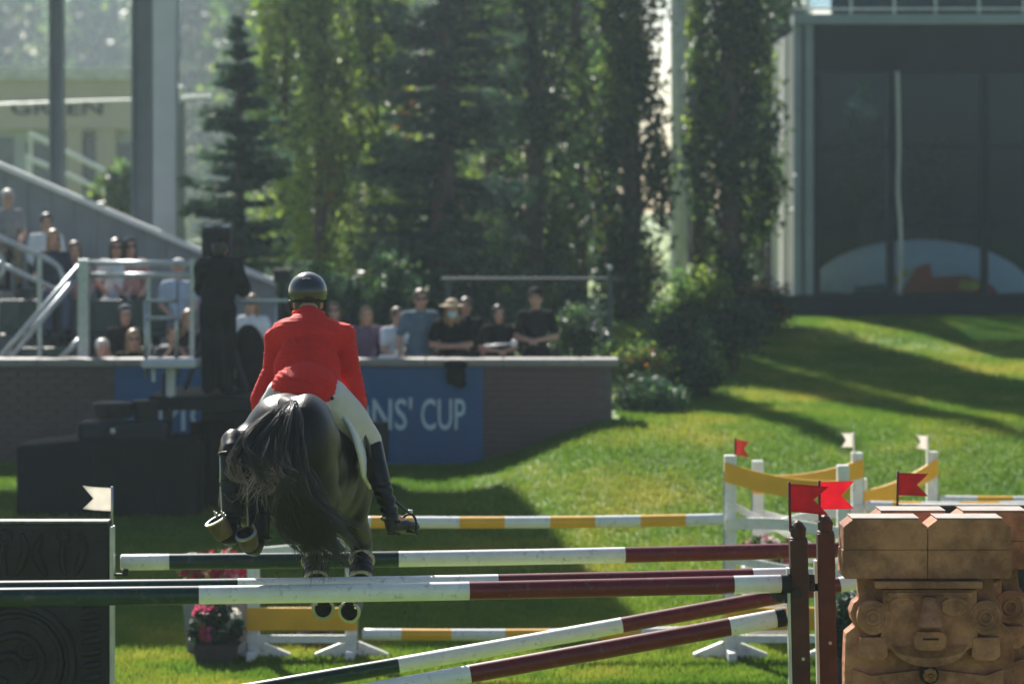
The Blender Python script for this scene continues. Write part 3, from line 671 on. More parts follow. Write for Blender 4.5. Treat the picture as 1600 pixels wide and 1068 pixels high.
    # hair, face
    bm = NB(); ell(bm, HD(0, -.018, .046), (.090 * k, .104 * k, .098 * k), hrot); ell(bm, HD(0, -.05, -.01), (.078 * k, .06 * k, .085 * k), hrot)
    if style in ('long', 'bob'):
        L = .20 if style == 'long' else .09
        for sg in (1, -1): capsule(bm, HD(.066 * sg, -.01, .02), HD(.075 * sg, -.01, -.10 - L * .6), .030 * k, .026 * k)
        capsule(bm, HD(0, -.06, 0), HD(0, -.075, -.10 - L), .072 * k, .055 * k)
    hb = organic(bm, vox * 1.1, 2)
    for v_ in hb.verts: v_.co += v_.normal * .008 * noise.noise(v_.co * 34)
    bmesh.ops.delete(hb, geom=[v_ for v_ in hb.verts if (v_.co - H).dot(hf) > .066 * k and (v_.co - H).z < .075 * k and abs((v_.co - H).dot(hr)) < .07 * k], context='VERTS')
    obj('hair', hb, HAIR[hair], t, smooth=True)
    for sg in (1, -1):
        bm = NB(); ell(bm, HD(.032 * sg, .086, .018), (.013 * k, .010 * k, .007 * k), hrot, 8, 6); obj('eye', bm, eye_m, t)
    bm = NB(); ell(bm, HD(0, .088, -.062), (.024 * k, .010 * k, .007 * k), hrot, 10, 6); obj('mouth', bm, lip_m, t)
    if glasses:
        bm = NB()
        for sg in (1, -1): ell(bm, HD(.034 * sg, .098, .018), (.030 * k, .008 * k, .021 * k), hrot, 12, 8); beam(bm, HD(.060 * sg, .092, .022), HD(.078 * sg, -.01, .02), .006, .006)
        obj('sunglasses', bm, shade_m, t)
    if mask:
        bm = NB(); ell(bm, HD(0, .052, -.052), (.062 * k, .062 * k, .050 * k), hrot); obj('face_mask', bm, cloth('mask', (.40, .60, .64)), t, smooth=True)
    if hat:
        hm, kind = hat; bm = NB()
        ell(bm, HD(0, -.006, .075), (.090 * k, .108 * k, .078 * k), hrot)
        bmesh.ops.bisect_plane(bm, geom=bm.verts[:] + bm.edges[:] + bm.faces[:], plane_co=HD(0, 0, .062), plane_no=(0, 0, -1), clear_outer=True)
        if kind == 'cap': ell(bm, HD(0, .125, .062), (.070 * k, .075 * k, .010 * k), hrot)
        else:
            ell(bm, HD(0, 0, .060), (.165 * k, .175 * k, .012 * k), hrot)
        obj('hat', bm, hm, t, smooth=True)
    return t
C_black = cloth('black', (.009, .010, .012), spec=.05); C_navy = cloth('navy', (.022, .030, .050)); C_blue = cloth('steel_blue', (.085, .15, .21)); C_purple = cloth('purple', (.13, .085, .15))
C_white = cloth('white', (.62, .66, .70)); C_grey = cloth('grey', (.22, .23, .24)); C_jean = cloth('denim', (.06, .085, .14)); C_pink = cloth('pink', (.40, .20, .19)); C_lilac = cloth('pale_blue', (.36, .44, .56)); C_khaki = cloth('khaki', (.25, .20, .14))
straw = mat('straw', (.46, .36, .22), .8, var=.15, scale=30); cap_w = cloth('cap_white', (.70, .70, .70))
def stand_p(px, py, d, floor, **k):
    """standing person whose crown is seen at (px, py)"""
    top_ = P(px, py, d); ln = R(k.get('lean', 0)); 
    h = k.pop('h', None)
    if h is None: h = (top_.z - floor) / (.93 / 1.75 + (1.745 - .93) / 1.75 * math.cos(ln))
    dy = (1.72 - .93) / 1.75 * h * math.sin(ln); fa = R(k.get('face', 0))
    return person((top_.x - math.sin(fa) * dy, d + math.cos(fa) * dy, floor), h, k.pop('face', 0), **k)
TZ = .955
stand_p(572, 480, 35.9, TZ, face=10, label='woman in a purple top standing behind the wall right of the rider', top=C_purple, legs=C_jean, hair='blond', style='long', arms='rest', lean=6, longsleeve=True)
stand_p(523, 474, 36.6, TZ, face=-5, label='dark haired woman half hidden by the rider\'s shoulder', top=C_black, legs=C_jean, hair='sandy', style='long', arms='down', glasses=True)
stand_p(619, 482, 35.9, TZ, face=35, label='boy in a white shirt between the purple top and the blue shirt', top=C_white, legs=C_navy, hair='sandy', arms='rest', lean=4)
stand_p(657, 454, 35.7, TZ, face=8, label='tall man in a steel blue T-shirt leaning on the wall', top=C_blue, legs=C_khaki, hair='sandy', arms='prop', lean=7, glasses=True, vox=.011)
stand_p(706, 470, 35.5, TZ, face=8, label='woman in sun hat and pale face mask bending over the wall', top=C_black, legs=C_black, hair='blond', style='bob', arms='cross', lean=20, mask=True, hat=(straw, 'brim'), skinm=SK[0], vox=.011)
stand_p(729, 467, 37.0, TZ, face=-10, label='person in dark clothes behind the woman with the mask', top=C_black, legs=C_black, hair='brown', arms='down', skinm=SK[1])
stand_p(778, 479, 36.0, TZ, face=12, label='young woman in a black printed shirt holding a white stick', top=C_black, legs=C_jean, hair='dark', style='long', arms='clasp', vox=.012)
stand_p(838, 453, 36.0, TZ, face=-8, label='man in black shirt and cap with clasped hands by the shrubs', top=C_black, legs=C_black, hair='dark', arms='clasp', hat=(C_black, 'cap'), vox=.011)
bm = NB(); tube(bm, [P(757, 541, 35.45), P(803, 536, 35.45)], [.016, .012], 8); ell(bm, P(803, 536, 35.45), .045, u=12, v=8)
tag(obj('selfie_stick', bm, white_paint, loc=P(780, 540, 35.45), smooth=True), 'white stick with round end held above the wall by the young woman', 'stick')
# things lying on the wall
bm = NB()
for (x, z, a, b, c) in ((712, 568, .14, .10, .06), (712, 585, .12, .05, .12), (718, 598, .08, .04, .07), (703, 590, .06, .04, .09)):
    ell(bm, P(x, z, WD - .10), (a, b, c))
jb = organic(bm, .02, 3)
for v_ in jb.verts: v_.co += v_.normal * .02 * noise.noise(v_.co * 8)
tag(obj('draped_jacket', jb, C_black, loc=P(712, 565, WD), smooth=True), 'black jacket hanging over the wall coping above the banner', 'jacket')
bm = NB(); c = P(608, 556, WD + .12); lathe = []
prism(bm, [(c.x - .13, WD + .02, c.z - .03), (c.x + .07, WD + .02, c.z - .03), (c.x + .10, WD + .02, c.z + .01), (c.x - .11, WD + .02, c.z + .012)], (0, .2, 0), .008); box(bm, (c.x + .08, WD + .1, c.z + .03), (.035, .03, .09), bevel=.006)
tag(obj('food_tray', bm, white_paint, loc=(c.x, WD + .12, 1.9)), 'small white tray lying on the wall coping near the boy', 'tray')

# seats and seated spectators
seat_g = mat('seat_green', (.012, .045, .038), .45, var=.2, coat=.2)
SEAT = {}
def seat_at(x, d, z, face, label):
    t = root('stadium_seat', (x, d, z - .45), label, 'seat', 'dark green stadium seats')
    fa = R(face); rot = Matrix.Rotation(fa, 3, 'Z')
    def q(v): return Vector((x, d, z - .45)) + rot @ Vector(v)
    if not SEAT:
        a = NB(); box(a, q((0, 0, .42)), (.44, .42, .05), rot, .02); SEAT['s'] = obj('seat', a, seat_g, t)
        a = NB(); box(a, q((0, .22, .66)), (.44, .04, .42), rot, .018); SEAT['b'] = obj('backrest', a, seat_g, t)
        a = NB(); box(a, q((0, .05, .20)), (.08, .30, .40), rot, .01); SEAT['f'] = obj('pedestal', a, dark_metal, t); SEAT['face'] = face
    else:
        for n in 'sbf':
            c = SEAT[n].copy(); COL.objects.link(c); c.parent = t; c.rotation_euler = (0, 0, R(face - SEAT['face']))
    return t
def sit_p(px, py, d, face=15, h=1.70, **k):
    tp = P(px, py, d); ln = R(k.get('lean', 0)); kk = h / 1.75
    seatz = tp.z - (.55 + (1.745 - .93) * math.cos(ln)) * kk + .46 * kk
    dy = .78 * kk * math.sin(ln); fa = R(face)
    x, y = tp.x - math.sin(fa) * dy, d + math.cos(fa) * dy
    person((x, y, seatz - .46 * kk), h, face, pose='sit', group='seated spectators in the grandstand', **k)
    seat_at(x, y, seatz, face, 'seat under the ' + k['label'])
sit_p(12, 298, 39.6, label='grey haired man in grey at the far left edge of the stand', top=C_grey, legs=C_khaki, hair='white', arms='lap', lean=8)
sit_p(72, 336, 39.4, label='dark haired man in a white shirt in the upper row', top=C_white, legs=C_navy, hair='dark', arms='lap', longsleeve=True)
sit_p(83, 361, 38.1, label='blond woman in a dark top before the white shirted man', top=C_navy, legs=C_jean, hair='blond', style='bob', arms='lap')
sit_p(116, 380, 38.5, label='brown haired spectator in a pink top beside the blond woman', top=C_pink, legs=C_navy, hair='brown', style='long', arms='lap')
sit_p(181, 375, 38.8, label='woman in white with sunglasses, left of the pair above the guard rail', top=C_white, legs=C_lilac, hair='brown', style='long', arms='lap', glasses=True, lean=6)
sit_p(203, 374, 38.9, label='woman in pink with sunglasses, right of the pair above the guard rail', top=C_pink, legs=C_black, hair='dark', style='long', arms='lap', glasses=True)
sit_p(278, 408, 38.2, label='person in white cap and pale blue shirt beside the camera operator', top=C_lilac, legs=C_jean, hair='white', arms='lap', hat=(cap_w, 'cap'))
sit_p(195, 480, 37.0, label='woman in a black vest and dark cap below the guard rail', top=C_black, legs=C_black, hair='dark', arms='lap', hat=(C_navy, 'cap'), style='long')
sit_p(208, 517, 36.0, label='blond woman low behind the coping next to the white haired person', top=C_black, legs=C_navy, hair='blond', style='long', arms='lap', glasses=True)
sit_p(160, 532, 36.1, label='white haired person low behind the coping at the left', top=C_pink, legs=C_grey, hair='white', arms='lap')
sit_p(270, 510, 36.0, label='person in navy with a white scarf low beside the platform rail', top=C_navy, legs=C_navy, hair='sandy', arms='raise')
sit_p(294, 486, 36.9, label='blond woman in a sleeveless black top near the platform rail', top=C_black, legs=C_pink, hair='blond', style='long', arms='lap', lean=4)
stand_p(396, 462, 36.0, TZ, face=-25, label='woman with sunglasses and white top standing left of the rider', top=C_white, legs=C_navy, hair='blond', style='bob', arms='clasp', glasses=True, group='spectators behind the wall')
for i, (px, py, d) in enumerate(((28, 452, 37.9), (60, 455, 37.9), (98, 452, 37.9), (140, 452, 37.9), (175, 452, 37.9), (215, 452, 37.9), (245, 452, 37.9), (60, 512, 36.5), (100, 512, 36.5), (240, 512, 36.5))):
    c = P(px, py, d); seat_at(c.x, c.y, (2.05 if d > 37 else 1.50), 12, 'empty dark green stadium seat, ' + ('first second third fourth fifth sixth seventh'.split()[i] + ' from the left in the upper empty row' if i < 7 else ('left, middle, right'.split(', ')[i - 7] + ' one in the lower empty row')))

# ------------------------------------------------------------------ television camera platform
tarp = mat('black_tarp', (.008, .011, .012), .7, var=.25, scale=3, bump=.3, bscale=5, spec=.08)
deckm = mat('deck_green_black', (.008, .013, .013), .7, var=.2, spec=.1)
QD = 31.8
pf = root('camera_platform', P(330, 790, QD), 'black draped camera platform with railed deck in front of the wall', 'platform')
a, b = P(228, 588, QD - .7), P(602, 612, QD - .7)
bm = NB(); box(bm, ((a.x + b.x) / 2 - .38, QD, 1.60), (b.x - a.x - .85, 1.7, .15), bevel=.015); obj('deck', bm, deckm, pf)
bm = NB(); x0, x1 = P(308, 0, QD).x, P(606, 0, QD).x                       # draped skirt with folds
cols = []
for i in range(73):
    t_ = i / 72; x = x0 + (x1 - x0 - .25) * t_; y = QD - .72 + .035 * math.sin(i * .9) + .02 * math.sin(i * 2.3)
    cols.append((bm.verts.new((x, y - .05, .40)), bm.verts.new((x, QD - .70 + (y - QD + .72) * .3, 1.40 if t_ < .78 else 1.36))))
for i in range(72): bm.faces.new((cols[i][0], cols[i + 1][0], cols[i + 1][1], cols[i][1]))
bmesh.ops.solidify(bm, geom=bm.faces[:], thickness=.03); obj('skirt', bm, tarp, pf, smooth=True)
bm = NB(); box(bm, ((x0 + x1) / 2 - .1, QD + .05, .98), (x1 - x0 - .4, 1.3, 1.05), bevel=.02); obj('base_frame', bm, tarp, pf)
for (px, y0, y1) in ((228, 470, 590), (276, 440, 590), (365, 470, 590), (430, 470, 590)):
    bm = NB(); tube(bm, [P(px, y1, QD - .6), P(px, y0, QD - .6)], .022, 8); obj('rail_post', bm, galv, pf, smooth=True)
for (p, q, y) in ((322, 450, 470), (228, 276, 497), (228, 276, 470)):
    bm = NB(); tube(bm, [P(p, y, QD - .62), P(q, y, QD - .62)], .022, 8); obj('rail_bar', bm, galv, pf, smooth=True)
bm = NB(); c = P(266, 567, QD - .9); box(bm, c, (.56, .4, .09), bevel=.03); tube(bm, [c + Vector((.0, .1, -.04)), P(266, 640, QD - .8)], .05, 8); tube(bm, [P(240, 576, QD - .9), P(240, 596, QD - .9)], .02, 6); obj('seat_tray', bm, pale_col, pf)
ed = 30.6
ec = root('equipment_case', P(165, 795, ed), 'long black covered equipment case on the lawn left of the horse', 'case')
c0, c1 = P(25, 700, ed), P(312, 795, ed); gz0 = G(c0.x, ed)
bm = NB(); prism(bm, [(c0.x, ed, gz0 - .05), (c1.x, ed, gz0 - .05), (c1.x, ed, P(0, 686, ed).z), (P(130, 0, ed).x, ed, P(0, 686, ed).z), (c0.x, ed, P(0, 696, ed).z)], (0, .9, 0), .03); obj('case_body', bm, tarp, ec)
for i in range(6):
    x = c0.x + (c1.x - c0.x) * (i + .5) / 6; bm = NB(); beam(bm, (x, ed - .012, gz0), (x, ed - .012, P(0, 702, ed).z), .025, .02); obj('seam', bm, deckm, ec)
cd = root('remote_camera', P(185, 688, ed + .3), 'dark remote camera head with small lens on top of the equipment case', 'camera')
bm = NB(); a = P(195, 672, ed + .25); box(bm, a, (.93, .45, .20), bevel=.05); obj('base_box', bm, mat('case_slate', (.014, .020, .026), .6, spec=.15), cd)
bm = NB(); q = P(177, 640, ed + .3); tube(bm, [q + Vector((-.22, 0, -.09)), q + Vector((-.22, 0, .05)), q + Vector((-.19, 0, .085))], [.0, .001, .0], 6); bm.free(); bm = NB()
tube(bm, [q + Vector((0, 0, -.085)), q + Vector((0, 0, -.06)), q + Vector((0, 0, .06)), q + Vector((0, 0, .08))], [.17, .20, .215, .19], 20); obj('drum', bm, black_rubber, cd)
bm = NB(); q = P(178, 672, ed + .02); tube(bm, [q, q + Vector((0, -.09, 0))], [.05, .055], 14); obj('lens_barrel', bm, black_rubber, cd); bm = NB(); ell(bm, q + Vector((0, -.085, 0)), (.03, .02, .03)); obj('lens', bm, mat('lens_glint', (.45, .5, .45), .08, spec=1), cd, smooth=True)  # pale lens colour stands in for its glint
bm = NB(); q = P(228, 640, ed + .35); tube(bm, [q + Vector((0, 0, -.1)), q + Vector((0, 0, .1))], [.12, .14], 16); obj('motor', bm, black_rubber, cd)
bm = NB(); q = P(262, 628, ed + .5); box(bm, q, (.10, .10, .62)); obj('mount_column', bm, dark_metal, cd)
sp = root('loudspeaker', P(586, 722, 32.6), 'black loudspeaker box in front of the banner right of the horse', 'speaker')
bm = NB(); box(bm, P(586, 690, 32.6), (.29, .3, .44), bevel=.02); box(bm, P(586, 712, 32.6) - Vector((0, 0, .1)), (.2, .2, .25)); obj('cabinet', bm, tarp, sp); bm = NB(); box(bm, P(586, 690, 32.6) + Vector((0, -.155, 0)), (.25, .01, .40), bevel=.004); obj('grille', bm, dark_metal, sp)
s2 = root('wall_speaker', P(441, 446, 40.5), 'small dark loudspeaker at the lower end of the stand panel', 'speaker')
bm = NB(); box(bm, P(441, 432, 40.5), (.23, .22, .17), bevel=.012); box(bm, P(441, 422, 40.5) + Vector((0, 0, .01)), (.24, .24, .012)); obj('cabinet', bm, dark_metal, s2); bm = NB(); tube(bm, [P(441, 560, 40.5), P(441, 440, 40.5)], .03, 8); obj('stand_pole', bm, dark_metal, s2)
# operator and his camera
stand_p(343, 374, 31.2, 1.68, face=172, label='camera operator in black standing on the platform', top=C_black, legs=C_black, hair='dark', arms='raise', lean=6, longsleeve=True, hat=(C_black, 'cap'), group='camera crew', bulk=.05)
tv = root('television_camera', P(340, 600, 31.95), 'large black television camera on a pedestal before the operator', 'camera')
bm = NB(); box(bm, P(340, 378, 31.95), (.30, .5, .32), bevel=.03); obj('camera_body', bm, black_rubber, tv)
bm = NB(); q = P(340, 380, 32.2); tube(bm, [q, q + Vector((0, .35, 0)), q + Vector((0, .36, 0)), q + Vector((0, .46, 0))], [.09, .10, .15, .16], 20); obj('lens_hood', bm, black_rubber, tv, smooth=False)
bm = NB(); q = P(340, 354, 31.95)
for sg in (-1, 1): box(bm, q + Vector((sg * .09, 0, .0)), (.07, .25, .04), bevel=.012)
obj('sunlit_top', bm, galv, tv)  # pale plates paint the sunlit top of the camera
bm = NB(); box(bm, P(340, 412, 31.95), (.36, .4, .10), bevel=.02); obj('pan_head', bm, dark_metal, tv)
bm = NB(); tube(bm, [P(340, 415, 31.95), P(340, 470, 31.95), P(340, 590, 31.95)], [.11, .13, .17], 16); obj('pedestal', bm, dark_metal, tv, smooth=True)
for a in (90, 210, 330):
    bm = NB(); q = P(340, 470, 31.95); tube(bm, [q, Vector((q.x + .38 * math.cos(R(a)), 31.95 + .38 * math.sin(R(a)), 1.70))], .03, 8); obj('leg', bm, dark_metal, tv)
bm = NB(); tube(bm, smooth_path([P(355, 400, 31.6), P(375, 440, 31.9), P(382, 462, 32.1)]), .018, 8); obj('pan_bar', bm, dark_metal, tv)
bag = NB(); ell(bag, P(388, 560, 32.2), (.20, .2, .38)); ell(bag, P(392, 585, 32.2), (.22, .22, .22))
tag(obj('cable_bag', organic(bag, .03, 4), C_black, loc=P(388, 600, 32.2), smooth=True), 'black bag standing on the platform deck beside the operator', 'bag')

# ------------------------------------------------------------------ jump poles
def pole(p0, p1, bands, label, r=.05, name='jump_pole', group='striped jump poles', caps=True):
    """bands: list of (fraction end, material)"""
    p0, p1 = Vector(p0), Vector(p1); t = root(name, (p0 + p1) / 2, label, 'pole', group)
    bm = NB(); mats = []; prev = 0.0; ax = (p1 - p0).normalized(); n = 24; s_, u_ = frame_of(ax)
    for m in [q for _, q in bands]:
        if m not in mats: mats.append(m)
    stops = [(0.0, bands[0][1])] + bands; rings = []; fr = [0.0]; fm = []
    for (e, m) in bands:
        k = max(1, int((e - prev) * 30))
        for i in range(k): fr.append(prev + (e - prev) * (i + 1) / k); fm.append(mats.index(m))
        prev = e
    Lp = (p1 - p0).length; ph = random.uniform(0, 6)
    bend = u_ * -.012 + s_ * .006
    pts = [(0, r - .010)] + [(f, r) for f in fr[0:]] + [(1, r - .010)]; fm = [fm[0]] + fm + [fm[-1]]
    for i, (f, rr) in enumerate(pts):
        if i == 1: f = .008 / Lp
        if i == len(pts) - 2: f = 1 - .008 / Lp
        c = p0.lerp(p1, f) + bend * math.sin(math.pi * f) * 1.0
        rings.append([bm.verts.new(c + (s_ * math.cos(6.28319 * k / n) + u_ * math.sin(6.28319 * k / n)) * rr * (1 + .006 * math.sin(f * 40 + ph))) for k in range(n)])
    for i in range(len(rings) - 1):
        for k in range(n):
            f = bm.faces.new((rings[i][k], rings[i][(k + 1) % n], rings[i + 1][(k + 1) % n], rings[i + 1][k])); f.material_index = fm[i]; f.smooth = True
    f = bm.faces.new(rings[0][::-1]); f.material_index = fm[0]; f = bm.faces.new(rings[-1]); f.material_index = fm[-1]
    bmesh.ops.recalc_face_normals(bm, faces=bm.faces[:])
    obj('shaft', bm, mats, t)
    if caps:
        for (p, sg) in ((p0, -1), (p1, 1)):
            b2 = NB(); tube(b2, [p + ax * sg * .001 - ax * sg * .045, p + ax * sg * .006, p + ax * sg * .012], [r + .003, r + .003, r - .006], n); obj('end_cap', b2, black_rubber, t)
    return t
W_, G_, M_, Y_ = white_paint, green_paint, maroon_paint, yellow_paint
std = [(.0615, W_), (.3535, G_), (.6465, W_), (.9385, M_), (1.0, W_)]
pole(P(-208, 934, 15.8), P(1232, 911, 16.28), std, 'front green, white and maroon top rail crossing the horse\'s forefeet')
pole(P(-130, 922, 16.35), P(1258, 899, 16.9), std, 'rear green, white and maroon top rail just behind the front one')
pole(P(188, 878, 18.5), P(1394, 856, 19.05), std, 'striped rail hung on the black carved panels behind the horse', caps=False)
pole(P(192, 1112, 18.45), P(1382, 900, 19.1), std, 'farther of the two slanting striped poles below the rails')
pole(P(-196, 1211, 15.75), P(1224, 963, 16.33), std, 'nearer of the two slanting striped poles below the rails')

def cup(t, p, axis, m=dark_metal):
    bm = NB(); pts = [p + Vector((-.055, 0, .03))] + [p + Vector((-.055 * math.cos(a), 0, -.02 - .045 * math.sin(a))) for a in (0.2, .8, 1.57, 2.3, 2.9)] + [p + Vector((.055, 0, .03))]
    for i in range(len(pts) - 1): beam(bm, pts[i], pts[i + 1], .05, .008, up=Vector((0, 1, 0)))
    box(bm, p + Vector((.075, 0, -.04)), (.05, .05, .05), bevel=.004); return obj('pole_cup', bm, m, t)
def flag(p, top_, right, m, pm, label, w=.26, h=.19, ph=0.0, notch=.38):
    """swallow-tailed boundary flag on a thin stick"""
    p, top_ = Vector(p), Vector(top_); t = root('boundary_flag', p, label, 'flag', 'boundary flags of the jumps')
    bm = NB(); tube(bm, [p, top_ + Vector((0, 0, .01))], .008, 8); obj('flag_stick', bm, pm, t, smooth=True)
    bm = NB(); n = 12; sg = 1 if right else -1; grid = []
    for i in range(n + 1):
        u = i / n; row = []
        for j in range(9):
            w_ = j / 8; lim = 1 - notch * (1 - abs(w_ - .5) * 2); x = u * lim
            row.append(bm.verts.new(top_ + Vector((sg * w * x, .022 * math.sin(x * 5 + ph) * x + .01 * w_ * math.sin(ph), -h * w_ - .018 * x * math.sin(ph * 2 + 1)))))
        grid.append(row)
    for i in range(n):
        for j in range(8): bm.faces.new((grid[i][j], grid[i][j + 1], grid[i + 1][j + 1], grid[i + 1][j]))
    bmesh.ops.solidify(bm, geom=bm.faces[:], thickness=.003); obj('flag_cloth', bm, m, t, smooth=True); return t

# brown standards holding the two top rails
def standard(px, py, d, label):
    tp = P(px, py, d); t = root('jump_standard', (tp.x, d, 0), label, 'standard', 'brown jump standards'); w = .098
    bm = NB(); beam(bm, (tp.x, d, -.02), (tp.x - .035, d, tp.z - .105), w, w, up=Vector((0, 1, 0)), bevel=.008); obj('post', bm, brown_paint, t)
    q = Vector((tp.x - .035, d, tp.z)); bm = NB()
    tube(bm, [q + Vector((0, 0, -.108)), q + Vector((0, 0, -.098)), q + Vector((0, 0, -.09)), q + Vector((0, 0, -.045)), q + Vector((0, 0, -.012)), q], [.050, .050, .041, .045, .022, .004], 12); obj('post_cap', bm, brown_paint, t)
    bm = NB(); beam(bm, (tp.x - w / 2 - .009, d - .01, .1), (tp.x - .035 - w / 2 - .009, d - .01, tp.z - .26), .016, .07, up=Vector((0, 1, 0)))
    obj('metal_track', bm, mat('track_grey', (.50, .52, .52), .45, .6), t)
    for z in (.35, .75, 1.15): 
        bm = NB(); tube(bm, [(tp.x - .012, d - w / 2 - .006, z), (tp.x - .012, d - w / 2 + .01, z)], .010, 8); obj('bolt', bm, steel, t)
    b = NB(); box(b, (tp.x, d, .05), (.5, .14, .10), bevel=.02); box(b, (tp.x, d, .06), (.14, .6, .10), bevel=.02); obj('foot', b, brown_paint, t)
    return t, tp
S1, t1 = standard(1257, 812, 16.32, 'nearer brown post carrying the front rail left of the totem')
S2, t2 = standard(1299, 803, 16.92, 'farther brown post carrying the rear rail beside the totem')
cup(S1, P(1224, 915, 16.28), 1); cup(S2, P(1252, 905, 16.9), 1)
bm = NB(); q = P(1221, 932, 16.31); box(bm, q, (.11, .03, .02), bevel=.004); box(bm, q + Vector((.03, 0, -.012)), (.03, .05, .04), bevel=.004); obj('pin', bm, dark_metal, S1)
flag(P(1235, 830, 16.32), P(1233, 755, 16.32), True, red_cloth, maroon_paint, 'darker red swallow-tail flag on the nearer brown post', w=.215, h=.155, ph=.5)
flag(P(1281, 826, 16.92), P(1280, 753, 16.92), True, mat('red_flag_bright', (.62, .015, .035), .7, var=.1, scale=15, transl=.4, bump=.1), maroon_paint, 'bright red swallow-tail flag on the farther brown post', w=.20, h=.158, ph=1.3)

# carved black panels carrying the rear rail
carved = mat('carved_black', (.012, .013, .016), .5, spec=.22, var=.45, scale=5, bump=.45, bscale=22, detail=8)
def carved_panel(px, top_, d, label, right_edge=True, zt=None):
    e = P(px, top_, d); sg = -1 if right_edge else 1; wd = 1.25; t = root('carved_panel', (e.x + sg * wd / 2, d, 0), label, 'jump wing', 'carved black panels')
    cx = e.x + sg * wd / 2; H = e.z
    bm = NB(); box(bm, (cx, d, H / 2), (wd, .12, H), bevel=.012); obj('slab', bm, carved, t)
    bm = NB(); box(bm, (cx, d, H + .006), (wd - .004, .13, .014), bevel=.004); obj('top_edge', bm, mat('pale_edge', (.16, .155, .14), .7, var=.4, scale=20), t)  # top edge paler than the slab
    bm = NB(); box(bm, (e.x - sg * .014, d, H / 2), (.022, .10, H - .05), bevel=.003); obj('edge_strip', bm, mat('track_grey', (.50, .52, .52), .45, .6), t)
    def ring(x, z, R_, r_, a0=0, a1=360, name='carved_ring', n=22):
        b = NB(); pts = [Vector((e.x + sg * x + R_ * math.cos(R(a0 + (a1 - a0) * i / n)), d - .062, H - z + R_ * math.sin(R(a0 + (a1 - a0) * i / n)))) for i in range(n + 1)]
        tube(b, pts, r_, 6, cap=(a1 - a0) < 359); obj(name, b, carved, t, smooth=True)
    def stroke(pts, r0, name='carved_leaf'):
        b = NB(); p = smooth_path([Vector((e.x + sg * x, d - .058, H - z)) for x, z in pts], 5); k = len(p)
        tube(b, p, [r0 * (.35 + .65 * math.sin(math.pi * (i + .5) / k)) for i in range(k)], 6); obj(name, b, carved, t, smooth=True)
    for x in (.28, .64, 1.0):
        ring(x, .085, .036, .014); stroke([(x, .125), (x + .01, .22), (x - .01, .32)], .024, 'carved_stem')
        stroke([(x - .10, .06), (x - .13, .15), (x - .10, .26), (x - .06, .33)], .030); stroke([(x + .13, .07), (x + .17, .18), (x + .13, .28), (x + .11, .33)], .034)
    for (R_, r_) in ((.36, .030), (.29, .022), (.17, .026)): ring(.58, .86, R_, r_)
    ring(.62, .90, .085, .030, 0, 270, 'carved_scroll'); ring(.50, .78, .05, .022, 40, 320, 'carved_scroll')
    for i in range(11):
        z = .50 + i * .075; stroke([(.045, z - .015), (.10, z), (.17, z + .012)], .028, 'carved_tick')
    for i in range(5): stroke([(.95 + .05 * i, .48), (1.0 + .05 * i, .55 + .02 * i), (1.04 + .03 * i, .64)], .026)
    return t, e
LP_, le = carved_panel(172, 815, 18.4, 'black carved panel with a white flag at the left edge')
flag(P(175, 830, 18.4), P(175, 762, 18.4), False, white_cloth, galv, 'large white swallow-tail flag on the left carved panel', w=.185, h=.145, ph=2.2)
bm = NB(); q = P(190, 902, 18.42); beam(bm, P(174, 897, 18.42), P(196, 897, 18.42), .03, .015); beam(bm, P(196, 898, 18.42), P(197, 888, 18.42), .03, .012); obj('pole_cup', bm, dark_metal, LP_)
RP_, re_ = carved_panel(1404, 790, 19.15, 'black carved panel behind the stone totems at the right edge', right_edge=False)
flag(P(1402, 800, 19.15), P(1403, 738, 19.15), True, red_cloth, maroon_paint, 'red swallow-tail flag above the right carved panel', w=.195, h=.145, ph=.9)

# ------------------------------------------------------------------ carved totems
def stone_mat():
    m = mat('totem_stone', (.42, .170, .090), .82, col2=(.58, .270, .155), scale=4.5, bump=.7, bscale=30, detail=9, spec=.2)
    n, l = m.node_tree.nodes, m.node_tree.links; b = n['Principled BSDF']
    src = b.inputs['Base Color'].links[0].from_socket
    tc = n.new('ShaderNodeTexCoord'); n2 = n.new('ShaderNodeTexNoise'); n2.inputs['Scale'].default_value = 2.6; n2.inputs['Detail'].default_value = 10; n2.inputs['Roughness'].default_value = .7
    l.new(tc.outputs['Object'], n2.inputs['Vector']); r = n.new('ShaderNodeValToRGB'); r.color_ramp.elements[0].position = .44; r.color_ramp.elements[1].position = .60
    r.color_ramp.elements[0].color = (.30, .29, .30, 1); r.color_ramp.elements[1].color = (1, 1, 1, 1); l.new(n2.outputs['Fac'], r.inputs[0])
    mx = n.new('ShaderNodeMix'); mx.data_type = 'RGBA'; mx.blend_type = 'MULTIPLY'; mx.inputs[0].default_value = .78; l.new(src, mx.inputs[6]); l.new(r.outputs[0], mx.inputs[7]); l.new(mx.outputs[2], b.inputs['Base Color'])
    return m
stone = stone_mat(); edge_pale = mat('totem_edge', (.30, .25, .21), .8, var=.2, scale=12, bump=.2)
TD = 15.85; TS = F / TD
def tp(px, py, dy=0.0): q = P(px, py, TD); return Vector((q.x, TD + dy, q.z))
tot = root('stone_totem', (P(1448, 0, TD).x, TD + .25, 0), 'tan carved stone totem with a square face, front right', 'totem', 'carved stone totems')
DEP = .24
for (a, b) in ((1318, 1449.3), (1450.1, 1580)):                    # chamfered headdress blocks over a lower course
    bm = NB(); prism(bm, [tp(a, 858.3), tp(b, 858.3), tp(b, 823), tp(b - 15, 811), tp(a + 15, 811), tp(a, 823)], (0, DEP, 0), .006)
    obj('headdress_block', bm, stone, tot)
    bm = NB(); prism(bm, [tp(a + 14, 810.6, .002), tp(b - 14, 810.6, .002), tp(b - 13, 808.8, .004), tp(a + 13, 808.8, .004)], (0, DEP, 0), .001); obj('block_top', bm, edge_pale, tot)
